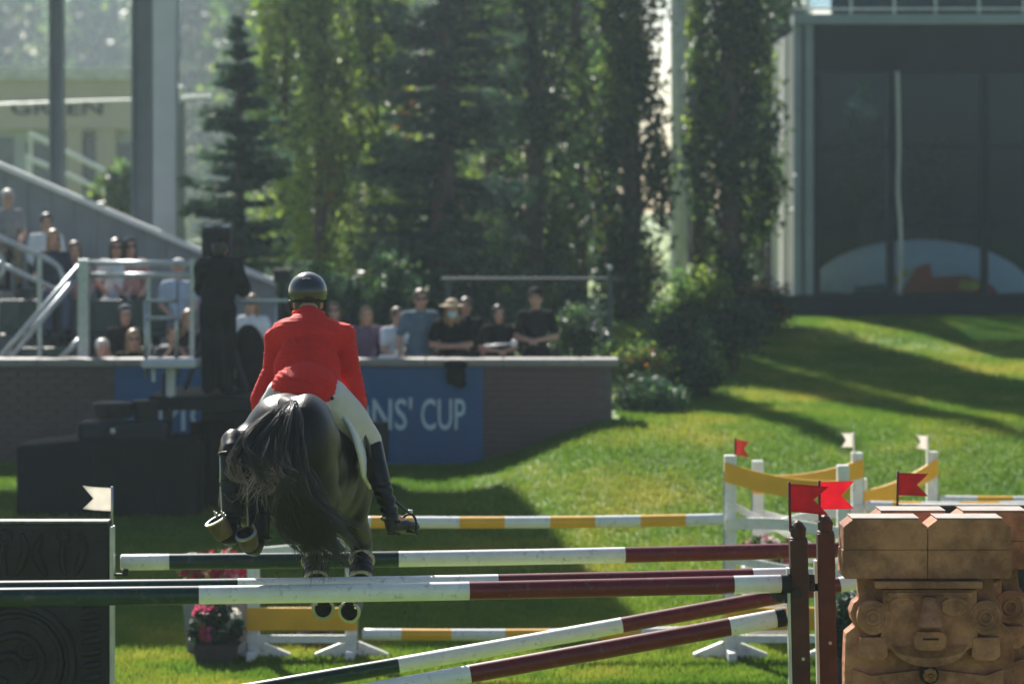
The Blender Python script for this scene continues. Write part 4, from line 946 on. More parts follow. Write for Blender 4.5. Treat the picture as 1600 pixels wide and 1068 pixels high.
for (a, b) in ((1316.5, 1449.4), (1450.0, 1581.5)):
    bm = NB(); prism(bm, [tp(a + (4 if a < 1330 else 0), 904, .004), tp(b - (4 if b > 1570 else 0), 904, .004), tp(b, 898, .004), tp(b, 858.8, .004), tp(a, 858.8, .004), tp(a, 898, .004)], (0, DEP - .01, 0), .006); obj('headdress_course', bm, stone, tot)
z0 = -.02
def low(px, dy=0): return Vector((P(px, 0, TD).x, TD + dy, z0))
out = [(1345, 904), (1345, 938), (1336, 944), (1331, 958), (1334, 972), (1339, 980), (1324, 992), (1322, 1040), (1322, 1250)]
outr = [(1555, 904), (1558, 936), (1567, 945), (1571, 958), (1568, 972), (1570, 977), (1586, 989), (1588, 1040), (1588, 1250)]
bm = NB(); pol = [tp(*q, .07) for q in out] + [low(1322, .07), low(1588, .07)] + [tp(*q, .07) for q in outr[::-1]]
prism(bm, pol, (0, DEP - .10, 0), .010); obj('torso_block', bm, stone, tot)
def slab(name, pts, th, bev=.006, m=stone, back=.07):
    th *= 1.75
    b = NB(); prism(b, [tp(x, y, back - th) for x, y in pts], (0, th + .02, 0), bev, 3); return obj(name, b, m, tot, smooth=False)
def arcp(cx, cy, rx, ry, a0, a1, n=14): return [(cx + rx * math.cos(R(a0 + (a1 - a0) * i / n)), cy + ry * math.sin(R(a0 + (a1 - a0) * i / n))) for i in range(n + 1)]
slab('brow_band', [(1366, 907), (1534, 907), (1534, 918), (1366, 918)], .060)
slab('face', [(1380, 921), (1526, 921), (1528, 1000)] + arcp(1452, 1000, 76, 24, 0, 180)[1:] , .040, .006)
slab('brow', [(1385, 924), (1520, 924), (1518, 932), (1480, 933), (1452, 928), (1424, 933), (1387, 932)], .052, .008)
for cx in (1410, 1491): slab('eye', arcp(cx, 949, 21, 14, 0, 360, 18)[:-1], .046, .008); slab('eyelid', arcp(cx, 948, 23, 16, 200, 340, 10) + arcp(cx, 948, 18, 11, 340, 200, 10), .052, .003)
b = NB(); pts_f = [tp(1438, 930, .01), tp(1464, 930, .01), tp(1472, 978, .01), tp(1429, 978, .01)]
q0 = [b.verts.new(v_) for v_ in pts_f]; q1 = [b.verts.new(v_) for v_ in (tp(1443, 932, -.040), tp(1459, 932, -.040), tp(1469, 975, -.125), tp(1432, 975, -.125))]
b.faces.new(q0[::-1]); b.faces.new(q1)
for i in range(4): b.faces.new((q0[i], q0[(i + 1) % 4], q1[(i + 1) % 4], q1[i]))
bmesh.ops.recalc_face_normals(b, faces=b.faces[:]); bmesh.ops.bevel(b, geom=b.edges[:], offset=.008, segments=2, affect='EDGES'); obj('nose', b, stone, tot)
slab('mouth', [(1432, 984), (1470, 984), (1478, 992), (1476, 1010), (1468, 1014), (1434, 1014), (1427, 1010), (1426, 992)], .070, .010)
slab('mouth_shade_strip', [(1440, 994), (1464, 994), (1464, 997), (1440, 997)], .074, .001, carved)  # raised black strip paints the shade of a mouth slit
slab('jaw_band', arcp(1452, 1004, 60, 37, 172, 8, 16) + arcp(1452, 1003, 62, 22, 8, 172, 16), .052, .006)
for cx, sx_ in ((1364, 1), (1540, 1)):
    slab('ear_disc', arcp(cx, 964, 25, 27, 0, 360, 24)[:-1], .045, .006); 
    for (rr, th) in ((20, .006), (10, .013)):
        b = NB(); c = tp(cx, 964, -.010); tube(b, [c + Vector((rr / TS * math.cos(a_ * .2618), 0, rr / TS * math.sin(a_ * .2618))) for a_ in range(25)], th, 6, cap=False); obj('ear_ring', b, stone, tot, smooth=True)
    slab('ear_pendant', [(cx - 20, 995), (cx + 22, 995), (cx + 23, 1024), (cx + 14, 1031), (cx - 14, 1032), (cx - 22, 1025)], .045, .007)
for sg in (-1, 1): slab('collar', [(1452 + sg * 4, 1046), (1452 + sg * 90, 1056), (1452 + sg * 118, 1046), (1452 + sg * 118, 1110), (1452 + sg * 4, 1120)], .025, .006)
b = NB(); c = tp(1452, 1053, -.03); 
for a_ in range(8): ell(b, c + Vector((.024 * math.cos(a_ * .785), -.005, .024 * math.sin(a_ * .785))), (.016, .012, .016), u=8, v=6)
ell(b, c + Vector((0, -.016, 0)), (.014, .012, .007), u=8, v=6); obj('flower_boss', b, mat('boss_ochre', (.24, .10, .03), .7, var=.4, scale=30), tot, smooth=True)
slab('boss_shade_disc', arcp(1452, 1053, 15, 15, 0, 360, 16)[:-1], .045, .004, carved)  # black disc puts the shade of a recess behind the boss into colour
tot2 = copy_tree(tot, (.215, .50, -.01)); tot2['label'] = 'second tan stone totem half hidden behind the front one'

# ------------------------------------------------------------------ yellow and white fence in the middle distance
YD = 23.9
def yp(px, py, d=YD): return P(px, py, d)
def wing(px0, px1, d, lab, rise_left, tops, low_plank=True, top_m=None):
    """jump wing: two posts on splayed feet, curved yellow top plank, white arched slats, low yellow plank"""
    a, b = (px0 - 800) * d / F, (px1 - 800) * d / F; gz_ = G((a + b) / 2, d)
    t = root('jump_wing', ((a + b) / 2, d, gz_), lab, 'jump wing', 'white and yellow jump wings')
    for x, top_ in ((a, tops[0]), (b, tops[1])):
        bm = NB(); box(bm, (x, d, gz_ + top_ / 2), (.095, .095, top_), bevel=.008); obj('post', bm, white_paint, t)
        bm = NB(); prism(bm, [(x - .30, d - .02, gz_), (x + .30, d - .02, gz_), (x + .30, d - .02, gz_ + .045), (x + .07, d - .02, gz_ + .14), (x - .07, d - .02, gz_ + .14), (x - .30, d - .02, gz_ + .045)], (0, .06, 0), .006)
        obj('foot', bm, white_paint, t)
        bm = NB(); box(bm, (x, d, gz_ + .05), (.07, .56, .08), bevel=.01); obj('cross_foot', bm, white_paint, t)
        bm = NB(); box(bm, (x + (.052 if x == b else -.052), d, gz_ + top_ * .5), (.008, .05, top_ * .85)); obj('metal_track', bm, post_grey, t)
    def curved(z_a, z_b, sag, h, m, name, th=.035, off=-.066):
        bm = NB(); n = 14; up = []; lo = []
        for i in range(n + 1):
            u = i / n; z = z_a + (z_b - z_a) * u - sag * math.sin(math.pi * u) ; x = a - .05 + (b - a + .10) * u
            up.append((x, d + off, gz_ + z + h / 2)); lo.append((x, d + off, gz_ + z - h / 2))
        prism(bm, lo + up[::-1], (0, th, 0)); obj(name, bm, m, t)
    hi, lw = (tops[0] - .13, tops[1] - .20) if rise_left else (tops[0] - .20, tops[1] - .13)
    sg = .05
    if top_m: curved(hi + .1, lw + .1, .02, .09, top_m, 'top_plank')
    else:
        curved(hi, lw, sg, .155, yellow_paint, 'top_plank'); curved(hi - .42, lw - .36, -.04, .09, white_paint, 'slat'); curved(hi - .68, lw - .68, .03, .07, white_paint, 'slat'); curved(hi - .24, lw - .62, .0, .06, white_paint, 'diagonal_slat', off=.05)
    if low_plank: curved(.33, .33, 0, .18, yellow_paint, 'low_plank'); curved(.17, .17, 0, .06, white_paint, 'low_rail')
    return t
wing(396, 549, YD, 'white and yellow jump wing under the horse, left of the yellow poles', False, (.95, 1.0), top_m=white_paint)
wing(1141, 1317, YD, 'nearest white and yellow jump wing right of the yellow poles', True, (1.64, 1.56))
wing(1184, 1339, 25.6, 'white and yellow jump wing just behind the nearest right one', False, (1.42, 1.49), low_plank=False)
wing(1346, 1456, 26.6, 'farthest white and yellow jump wing with a white flag', False, (1.12, 1.36), low_plank=False)
yb = []; nb_ = 11
for i in range(nb_): yb.append(((i + 1) / nb_, yellow_paint if i % 2 else white_paint))
pole(yp(545, 815, YD - .13), yp(1131, 811, YD - .13), [(.06, W_), (.175, Y_)] + [(.175 + (i + 1) * .1205, W_ if i % 2 == 0 else Y_) for i in range(6)] + [(1.0, W_)], 'upper white and yellow pole of the middle fence', .048, caps=False, group='yellow and white poles')
pole(yp(566, 990, YD - .13), yp(1125, 986, YD - .13), [(.11, W_), (.25, Y_), (.40, W_), (.52, Y_), (.66, W_), (.78, Y_), (1.0, W_)], 'lower white and yellow pole of the middle fence', .046, caps=False, group='yellow and white poles')
pole(P(1352, 791, 25.5), P(1700, 789, 25.5), [(.12, W_), (.25, Y_), (.42, W_), (.6, Y_), (.8, W_), (1, Y_)], 'white and yellow pole running right from the second wing', .05, caps=False, group='yellow and white poles')
pole(P(1470, 782, 26.5), P(1750, 780, 26.5), [(.2, W_), (.4, Y_), (.6, W_), (.8, Y_), (1, W_)], 'white and yellow pole running right from the farthest wing', .05, caps=False, group='yellow and white poles')
flag(P(1149, 716, YD), P(1149, 686, YD), True, mat('red_flag_faded', (.42, .05, .035), .75, transl=.35), maroon_paint, 'small faded red flag on the nearest yellow wing', w=.11, h=.125, ph=.2)
flag(P(1334, 708, 25.6), P(1334, 676, 25.6), False, white_cloth, white_paint, 'small white flag on the second yellow wing', w=.11, h=.125, ph=1.1)
flag(P(1450, 708, 26.6), P(1450, 681, 26.6), False, white_cloth, white_paint, 'small white flag on the farthest yellow wing', w=.11, h=.125, ph=2.0)

# flower boxes and potted plants by the fences
pet_r = leaf('petal_red', (.50, .015, .06), .4); pet_w = leaf('petal_white', (.70, .66, .58), .4); pet_p = leaf('petal_pink', (.60, .08, .18), .4); pot_m = mat('planter_dark', (.045, .032, .028), .8, var=.3, scale=8, bump=.4)
def planter(px, pyb, d, w, h, zc, r, n, mixw, label, pm=pot_m, ls=.035):
    c = P(px, pyb, d); g = G(c.x, d); t = root('flower_planter', (c.x, d, g), label, 'planter', 'flower planters by the fences')
    bm = NB(); prism(bm, [(c.x - w * .42, d - .16, g - .01), (c.x + w * .42, d - .16, g - .01), (c.x + w / 2, d - .16, g + h), (c.x - w / 2, d - .16, g + h)], (0, .32, 0), .012); obj('pot', bm, pm, t)
    nc = max(20, n // 22); u = rng.normal(size=(nc, 3)); u /= np.linalg.norm(u, axis=1)[:, None]; u *= (rng.random(nc) ** .4)[:, None]
    cc = np.array((c.x, d, g + zc)) + u * np.array(r); idx = rng.integers(0, nc, n); pts = cc[idx] + rng.normal(size=(n, 3)) * .028
    pr = np.array([q for _, q in mixw]) / sum(q for _, q in mixw); mi = rng.choice(len(mixw), nc, p=pr)[idx]
    mesh_np('blooms', quads(pts, ls * (.6 + .8 * rng.random(n))), 4, [m for m, _ in mixw], mi, t, kind='stuff'); return t
planter(346, 1030, 24.3, .62, .52, .68, (.32, .2, .12), 1500, [(pet_r, 3), (pet_w, 3), (pet_p, 1.5), (L_mid, 2)], 'tall planter of red and white flowers left of the yellow wing', mat('planter_grey', (.26, .26, .25), .7))
planter(338, 1028, 23.7, .34, .16, .30, (.20, .16, .20), 1200, [(L_dark, 4), (pet_w, .8), (pet_p, .25), (L_mid, 1), (pot_m, 3)], 'dark low planter of mixed blooms before the red and white flowers')
planter(1205, 1000, 25.0, .5, .62, .74, (.30, .16, .09), 1100, [(pet_p, 3), (pet_w, 3), (L_mid, 2)], 'planter of pink and white flowers behind the right yellow wing', white_paint)
planter(1322, 1025, 22.6, .30, .20, .42, (.16, .15, .30), 1300, [(L_dark, 5), (L_blue, 2), (pet_p, .4)], 'dark potted plant seen between the brown post and the totem')
planter(492, 1030, 24.6, .30, .12, .22, (.10, .1, .10), 400, [(L_mid, 3), (L_yel, 2), (L_org, 1)], 'small pot of yellow flowers inside the left yellow wing')

# ------------------------------------------------------------------ the horse
coat_m = mat('horse_coat', (.0070, .0062, .0060), .36, var=.35, scale=5, bump=.10, bscale=90, spec=.20, stretch=(1, 1, .35))
hz0 = P(440, 690, 16.15)
hf_ = Vector((.115, .97, -.13)).normalized(); hr_ = hf_.cross(Vector((0, 0, 1))).normalized(); hu_ = hr_.cross(hf_).normalized()
hrot_ = Matrix((hr_, hf_, hu_)).transposed()
def HO(a, b, c): return hz0 + hf_ * a + hr_ * b + hu_ * c
horse = root('horse', (hz0.x + .2, hz0.y + .9, 0.0), 'black horse in mid-jump seen from behind, tail flying', 'horse')
bm = NB()
E = lambda a, b, c, rb, ra, rc: ell(bm, HO(a, b, c), (rb, ra, rc), hrot_, 24, 16)
E(.06, .01, .05, .225, .30, .215); E(.10, -.05, -.06, .21, .30, .20); E(.10, .05, .0, .22, .30, .21)                      # croup
E(-.02, -.150, -.13, .150, .27, .24); E(-.02, .145, -.02, .165, .27, .29)     # haunches
E(.05, -.175, -.20, .150, .24, .27); E(.05, .160, -.20, .150, .24, .30)       # thighs
E(.40, .01, .00, .25, .36, .25); E(.85, .0, -.10, .285, .45, .345); E(1.15, .0, -.14, .27, .33, .35); E(.62, 0, -.10, .265, .36, .31)
E(1.12, 0, .12, .10, .30, .16); E(1.42, -.0, -.20, .23, .22, .29)
for sg in (-1, 1): E(1.30, .17 * sg, -.16, .12, .22, .30)
chain(bm, [HO(1.35, 0, .02), HO(1.70, .02, .17), HO(2.02, .03, .22)], [.22, .165, .125])                # neck
chain(bm, [HO(2.02, .03, .20), HO(2.25, .03, .04), HO(2.46, .03, -.14)], [.125, .105, .068]); ell(bm, HO(2.12, .03, .06), (.085, .13, .13), hrot_)
for sg in (-1, 1): chain(bm, [HO(2.02, .03 + .07 * sg, .30), HO(2.04, .03 + .085 * sg, .44)], [.035, .010])     # ears
hockL, fetL = P(362, 704, 15.86), P(363, 822, 15.80); hockR, fetR = P(402, 712, 15.96), P(403, 838, 15.90)
chain(bm, [HO(.18, -.17, -.30), HO(.14, -.23, -.32), P(372, 735, 16.02)], [.17, .15, .10]); chain(bm, [HO(.05, -.20, -.17), P(364, 706, 15.97)], [.14, .085])
chain(bm, [P(372, 735, 16.02), hockL], [.095, .062]); chain(bm, [P(365, 690, 15.95), hockL, fetL], [.075, .056, .050])
chain(bm, [HO(.20, .13, -.30), P(455, 780, 16.10), P(418, 770, 16.05)], [.18, .15, .09]); chain(bm, [P(418, 765, 16.05), hockR], [.085, .062]); chain(bm, [HO(.0, .02, -.25), hockR, fetR], [.11, .056, .050])
chain(bm, [HO(.10, .12, -.42), P(470, 800, 16.25)], [.15, .12])
corL, solL = P(353, 838, 15.68), P(337, 817, 15.62); corR, solR = P(391, 853, 15.77), P(384, 831, 15.69)
chain(bm, [fetL, P(360, 842, 15.73), corL], [.050, .043, .046]); chain(bm, [fetR, P(398, 857, 15.83), corR], [.050, .043, .046])
# forelegs folded under the chest
fore = []
for (fx, fy, kx, ky, ex, hx, hy, dd_) in ((494, 893, 488, 852, -.15, 505, 949, 0), (564, 893, 566, 850, .15, 546, 954, -.03)):
    el = HO(1.25, ex, -.36); kn = P(kx, ky, 17.62); ft = P(fx, fy + 12, 17.36); hc_ = P((fx + hx) / 2, (fy + hy) / 2 + 16, 17.36); so = P(hx, hy, 17.22)
    chain(bm, [HO(1.30, ex, -.22), el, kn, P(fx, fy - 14, 17.45), ft, hc_], [.15, .115, .066, .050, .052, .044]); fore.append((ft, hc_, so, kn))
hb_ = organic(bm, .017, 9)
for v_ in hb_.verts:
    w_ = noise.noise(v_.co * 4.2) * .010 + noise.noise(v_.co * 9.5) * .003; v_.co += v_.normal * w_
obj('body', hb_, coat_m, horse, smooth=True)
hoof_m = mat('hoof_horn', (.085, .048, .024), .5, var=.6, scale=14, bump=.2, bscale=60, stretch=(1, 1, .4)); hoof_d = mat('hoof_dark', (.035, .028, .025), .5, var=.4, scale=14)
sole_m = mat('hoof_sole', (.030, .024, .020), .85, var=.4, scale=30, bump=.5); shoe_m = mat('horseshoe_steel', (.45, .45, .44), .36, 1.0, var=.12, scale=40)
def hoof(cor, sol, toe, rc, rs, m, shoe=True, sd=1.0):
    """cor: crown of the hoof, sol: centre of the sole; toe: direction of the toe"""
    ax = (sol - cor).normalized(); tv_ = (toe - ax * toe.dot(ax)).normalized(); sv = ax.cross(tv_)
    b = NB(); rings = []
    for (t_, r_) in ((0, rc * .86), (.10, rc * 1.02), (.55, (rc + rs) / 2 * 1.01), (1, rs)):
        c = cor.lerp(sol, t_); rings.append([b.verts.new(c + (tv_ * math.cos(k * .2618) * (1.10 if math.cos(k * .2618) > 0 else .86) + sv * math.sin(k * .2618)) * r_) for k in range(24)])
    for i in range(3):
        for k in range(24): b.faces.new((rings[i][k], rings[i][(k + 1) % 24], rings[i + 1][(k + 1) % 24], rings[i + 1][k]))
    b.faces.new(rings[0][::-1]); bmesh.ops.recalc_face_normals(b, faces=b.faces[:])
    h_ = obj('hoof', b, m, horse, smooth=True)
    b = NB(); vs = [b.verts.new(sol - ax * .012 + (tv_ * math.cos(k * .2618) * (1.10 if math.cos(k * .2618) > 0 else .86) + sv * math.sin(k * .2618)) * rs * .97) for k in range(24)]; b.faces.new(vs); bmesh.ops.solidify(b, geom=b.faces[:], thickness=.006)
    obj('sole', b, sole_m, h_)
    b = NB(); inner = []; n = 22                                                   # U-shaped shoe
    for i in range(n + 1):
        a = R(-150 + 300 * i / n); k_ = 1.10 if math.cos(a) > 0 else .90; d_ = tv_ * math.cos(a) * k_ + sv * math.sin(a)
        inner.append([b.verts.new(sol + ax * z_ + d_ * r_) for (r_, z_) in ((rs * .76, 0), (rs * 1.0, 0), (rs * 1.0, .009), (rs * .76, .009))])
    for i in range(n):
        for k in range(4): b.faces.new((inner[i][k], inner[i][(k + 1) % 4], inner[i + 1][(k + 1) % 4], inner[i + 1][k]))
    b.faces.new(inner[0][::-1]); b.faces.new(inner[-1]); bmesh.ops.recalc_face_normals(b, faces=b.faces[:]); obj('horseshoe', b, shoe_m, h_)
    for a in (-128, 128):
        d_ = tv_ * math.cos(R(a)) * .9 + sv * math.sin(R(a)); q = sol + ax * .010 + d_ * rs * .85; b = NB(); tube(b, [q, q + ax * .018, q + ax * .019, q + ax * .030], [.009, .009, .006, .003], 8); obj('stud', b, shoe_m, h_)
    return h_
def hv(*a): return Vector(a)
hoof(corL, corL + hv(-.045, -.020, .088), hv(-.8, -.5, .1), .049, .062, hoof_m); hoof(corR, corR + hv(-.020, -.052, .075), hv(-.15, -.7, -.5), .049, .062, hoof_m)
for (ft, hc_, so, kn) in fore: hoof(hc_ + hv(0, .02, 0), so, hv(0, 0, -1), .050, .066, hoof_d)
boot_m = mat('tendon_boot', (.009, .009, .011), .42, var=.2, spec=.25); piping = mat('boot_piping', (.55, .55, .53), .5); fleece = mat('boot_fleece', (.48, .42, .32), .95, var=.3, scale=60, bump=.8, bscale=90)
def boot(p0, p1, r0, r1, fl=False):
    ax = (p1 - p0); L_ = ax.length; b = NB(); n = 10
    tube(b, [p0.lerp(p1, i / n) for i in range(n + 1)], [(r0 + (r1 - r0) * i / n) * (1 + .07 * math.sin(math.pi * i / n) + (.10 if i in (0, n) else 0) * 0) for i in range(n + 1)], 18); o_ = obj('leg_boot', b, boot_m, horse, smooth=True)
    s_, u_ = frame_of(ax)
    for (t_, m_, rr) in ((.0, fleece if fl else boot_m, .016 if fl else .008), (.42, boot_m, .006), (.66, boot_m, .006), (1.0, fleece if fl else boot_m, .010)):
        c = p0.lerp(p1, t_); r_ = r0 + (r1 - r0) * t_ + .003; b = NB(); tube(b, [c + (s_ * math.cos(k * .349) + u_ * math.sin(k * .349)) * r_ for k in range(19)], rr, 6, cap=False); obj('strap' if t_ not in (0, 1) else 'boot_rim', b, m_, o_, smooth=True)
    b = NB(); side = (hv(-1, -.6, 0)).normalized(); tube(b, smooth_path([p0.lerp(p1, .06) + side * (r0 + .004), p0.lerp(p1, .25) + hv(.0, -.03, 0) + side * (r0 - .0), p0.lerp(p1, .45) + side * (r0 + .006)]), .0035, 6); tube(b, smooth_path([p0.lerp(p1, .52) + side * (r0 + .004), p0.lerp(p1, .7) + hv(0, -.02, 0) + side * r0, p0.lerp(p1, .92) + side * (r1 + .004)]), .0035, 6); obj('piping', b, piping, o_)
boot(P(361, 708, 15.86), P(363, 806, 15.80), .062, .058); boot(P(403, 735, 15.95), P(404, 842, 15.88), .060, .060)
for (ft, hc_, so, kn) in fore: boot(ft.lerp(kn, .55), ft + (ft - kn).normalized() * .01, .062, .066, True)

# tail: many separate locks of hair blown to the left and down to the right
hair_m = mat('tail_hair', (.010, .009, .0085), .33, var=.5, scale=20, spec=.9, transl=.45, tcol=(.46, .43, .41))
dock_m = mat('tail_core', (.007, .0062, .006), .6, spec=.1)
tail_root = P(454, 634, 15.86)
guides = [
    ([(456, 628, 15.83), (440, 640, 15.68), (412, 668, 15.54), (385, 700, 15.46), (377, 730, 15.46), (398, 752, 15.47), (380, 776, 15.49)], .10, 125, .075),
    ([(455, 628, 15.83), (436, 642, 15.66), (405, 676, 15.50), (392, 706, 15.44), (420, 728, 15.42), (412, 760, 15.45), (395, 785, 15.47)], .10, 125, .075),
    ([(458, 628, 15.83), (446, 645, 15.64), (428, 690, 15.48), (424, 730, 15.42), (440, 752, 15.42), (415, 775, 15.45), (425, 800, 15.47)], .10, 125, .075),
    ([(460, 628, 15.83), (454, 655, 15.72), (446, 705, 15.62), (452, 760, 15.62), (478, 815, 15.66), (500, 860, 15.70), (498, 906, 15.74)], .10, 330, .085),
    ([(461, 628, 15.83), (458, 655, 15.73), (452, 705, 15.66), (470, 760, 15.66), (508, 805, 15.70), (545, 838, 15.74), (572, 868, 15.78)], .10, 300, .085),
    ([(461, 630, 15.83), (457, 660, 15.73), (448, 715, 15.63), (464, 780, 15.62), (500, 830, 15.68), (535, 868, 15.73), (556, 892, 15.77)], .10, 300, .090),
    ([(459, 628, 15.83), (450, 655, 15.72), (440, 705, 15.60), (442, 765, 15.60), (458, 820, 15.64), (478, 860, 15.68), (488, 895, 15.72)], .10, 280, .080)]
tb_ = NB()
for (gp, jit, cnt, spread) in guides:
    base_path = [P(*q) for q in gp]
    locks = [(Vector((random.uniform(-1, 1), random.uniform(-.6, .5), random.uniform(-.5, .5))), random.uniform(0, 6.28), random.uniform(.6, 1.4), random.uniform(.7, 1.05)) for _ in range(max(8, cnt // 13))]
    for k in range(cnt):
        u = Vector((random.gauss(0, 1), random.gauss(0, .8), random.gauss(0, .6))); cu, ph, amp, ln_ = random.choice(locks); ln_ *= random.uniform(.75, 1.02); ph += random.uniform(-.25, .25); pts = []
        npt = len(base_path)
        for i, q in enumerate(base_path):
            t_ = i / (npt - 1); w_ = spread * min(1, t_ * 2.4) * (1 - .4 * max(0, t_ - .6) / .4)
            curl = .030 * amp * math.sin(t_ * 12 + ph) * min(1, t_ * 1.6)
            pts.append(q + cu * w_ * 1.0 + u * (.004 + .007 * t_) + Vector((curl, -abs(curl) * .3, curl * .5)) + Vector((random.gauss(0, .0025), 0, random.gauss(0, .0025))))
        sp_ = smooth_path(pts, 4); m = max(6, int(len(sp_) * ln_)); sp_ = sp_[:m]
        r_ = random.uniform(.0017, .0036); tube(tb_, sp_, [r_ * (1 - .75 * (i / m) ** 2) for i in range(m)], 4, cap=False)
for k in range(26):                                                   # stray hairs
    a = Vector(P(random.uniform(385, 430), random.uniform(735, 775), 15.62)); b_ = a + Vector((random.uniform(-.10, .16), 0, random.uniform(-.16, .02))); c_ = b_ + Vector((random.uniform(-.05, .08), 0, random.uniform(-.10, .05)))
    tube(tb_, smooth_path([a, a.lerp(b_, .5) + Vector((random.uniform(-.03, .03), 0, random.uniform(-.03, .03))), b_, c_], 5), .0014, 3, cap=False)
obj('tail', tb_, hair_m, horse, smooth=True, kind='stuff')
bm = NB(); chain(bm, [HO(-.10, .03, .20), tail_root, P(446, 662, 15.80), P(438, 695, 15.74)], [.045, .042, .035, .02]); 
chain(bm, [P(446, 660, 15.79), P(446, 730, 15.70), P(466, 800, 15.72), P(505, 850, 15.76)], [.035, .05, .06, .02]); obj('tail_dock', organic(bm, .016, 6), dock_m, horse, smooth=True)

# ------------------------------------------------------------------ saddle, pad and stirrups
leather = mat('black_leather', (.012, .011, .011), .38, var=.2, scale=10, bump=.15, coat=.15); pad_m = mat('pad_white', (.66, .66, .70), .8, var=.06, bump=.2)
sad = root('saddle', HO(.80, 0, .26), 'black jumping saddle on a white edged pad under the rider', 'saddle')
def barrel_sheet(a0, a1, drop0, drop1, off, m, name, parent, th=.014, n=26, prof=None):
    """cloth or leather lying over the barrel on both sides"""
    b = NB(); grid = []
    for i in range(13):
        a = a0 + (a1 - a0) * i / 12; row = []
        for j in range(n + 1):
            ang = -1 + 2 * j / n; dr = drop0 + (drop1 - drop0) * i / 12
            if prof: dr *= prof(i / 12)
            th_ = ang * dr; row.append(b.verts.new(HO(a, (.298 + off) * math.sin(th_), -.10 + (.375 + off) * math.cos(th_))))
        grid.append(row)
    for i in range(12):
        for j in range(n): b.faces.new((grid[i][j], grid[i][j + 1], grid[i + 1][j + 1], grid[i + 1][j]))
    bmesh.ops.recalc_face_normals(b, faces=b.faces[:]); bmesh.ops.solidify(b, geom=b.faces[:], thickness=-th); return obj(name, b, m, parent, smooth=True)
barrel_sheet(.62, 1.12, 1.62, 1.85, .012, pad_m, 'saddle_pad', sad, .022, prof=lambda t_: .80 + .20 * math.sin(min(1, t_ * 2.4) * 1.57))
barrel_sheet(.74, 1.10, 1.50, 1.85, .050, leather, 'saddle_flap', sad, .016, prof=lambda t_: .45 + .55 * math.sin(min(1, t_ * 2.2) * 1.57))
bm = NB(); ell(bm, HO(.76, 0, .28), (.17, .14, .05), hrot_); ell(bm, HO(.88, 0, .27), (.13, .20, .06), hrot_); ell(bm, HO(1.02, 0, .33), (.11, .10, .07), hrot_); obj('seat', organic(bm, .014, 5), leather, sad, smooth=True)
ankR, toeR = P(611, 806, 16.86), P(648, 822, 17.04); ankL, toeL = P(383, 800, 17.0), P(368, 822, 17.15)
for (an, to, nm) in ((ankR, toeR, 1), (ankL, toeL, -1)):
    ball = an.lerp(to, .68) + hv(0, 0, -.03); fx_ = (to - an).normalized(); sd_ = fx_.cross(hv(0, 0, 1)).normalized(); up_ = sd_.cross(fx_)
    b = NB(); beam(b, ball - sd_ * .065 - up_ * .022, ball + sd_ * .065 - up_ * .022, .055, .012, up=up_, bevel=.003)
    arc = [ball + sd_ * .066 * math.cos(t_) + up_ * (-.02 + .105 * math.sin(t_)) for t_ in [k * math.pi / 14 for k in range(15)]]; tube(b, arc, .007, 8); obj('stirrup', b, dark_metal, sad, smooth=False)
    b = NB(); tp_ = HO(.95, .20 * nm, .22); tube(b, smooth_path([arc[7], arc[7].lerp(HO(.97, .32 * nm, -.15), .5), HO(.97, .32 * nm, -.15), tp_]), .008, 6); obj('stirrup_leather', b, leather, sad)
    b = NB(); box(b, arc[7] + up_ * .01, (.026, .012, .03), bevel=.004); obj('buckle', b, steel, sad)

# ------------------------------------------------------------------ the rider
jacket_m = mat('jacket_red', (.66, .020, .016), .75, var=.08, scale=5, bump=.25, bscale=130, spec=.2); breech = mat('breeches', (.57, .54, .545), .8, var=.05, scale=7, bump=.25, bscale=26); boot_l = mat('riding_boot', (.008, .0075, .008), .30, var=.2, scale=10, bump=.12, bscale=30, spec=.28)
rider = root('person', P(478, 612, 16.9), 'rider in a red jacket, white breeches and black helmet on the jumping horse', 'person')
D0 = .22
shL, shR = P(432, 530, 17.08), P(537, 523, 17.08); elL, elR = P(408, 624, 16.98), P(556, 630, 17.0); wrL, wrR = P(442, 636, 17.36), P(530, 650, 17.40)
hipL, hipR = P(450, 622, 16.84), P(510, 624, 16.82); knL, knR = P(400, 694, 17.10), P(577, 690, 17.06)
pel_, mid_, chs_, nk_ = P(478, 606, 16.84), P(480, 575, 16.94), P(482, 532, 17.06), P(482, 496, 17.16); hd_ = P(481, 466, 17.28)
def person_core(b, g=0.0):
    ell(b, pel_, (.185 + g, .14 + g, .13 + g)); ell(b, mid_, (.182 + g, .12 + g, .17 + g)); ell(b, chs_, (.19 + g, .125 + g, .16 + g)); capsule(b, shL, shR, .065 + g, .065 + g); capsule(b, chs_, nk_, .10 + g, .07 + g)
bm = NB(); person_core(bm, -.015); capsule(bm, nk_, hd_, .058, .06); ell(bm, hd_ + hv(0, .01, .01), (.078, .098, .11)); ell(bm, hd_ + hv(0, .05, -.06), (.058, .065, .06)); capsule(bm, hd_ + hv(0, .10, -.02), hd_ + hv(0, .115, -.05), .011, .016)
for sg in (-1, 1): ell(bm, hd_ + hv(.078 * sg, 0, -.035), (.012, .022, .032), u=10, v=8)
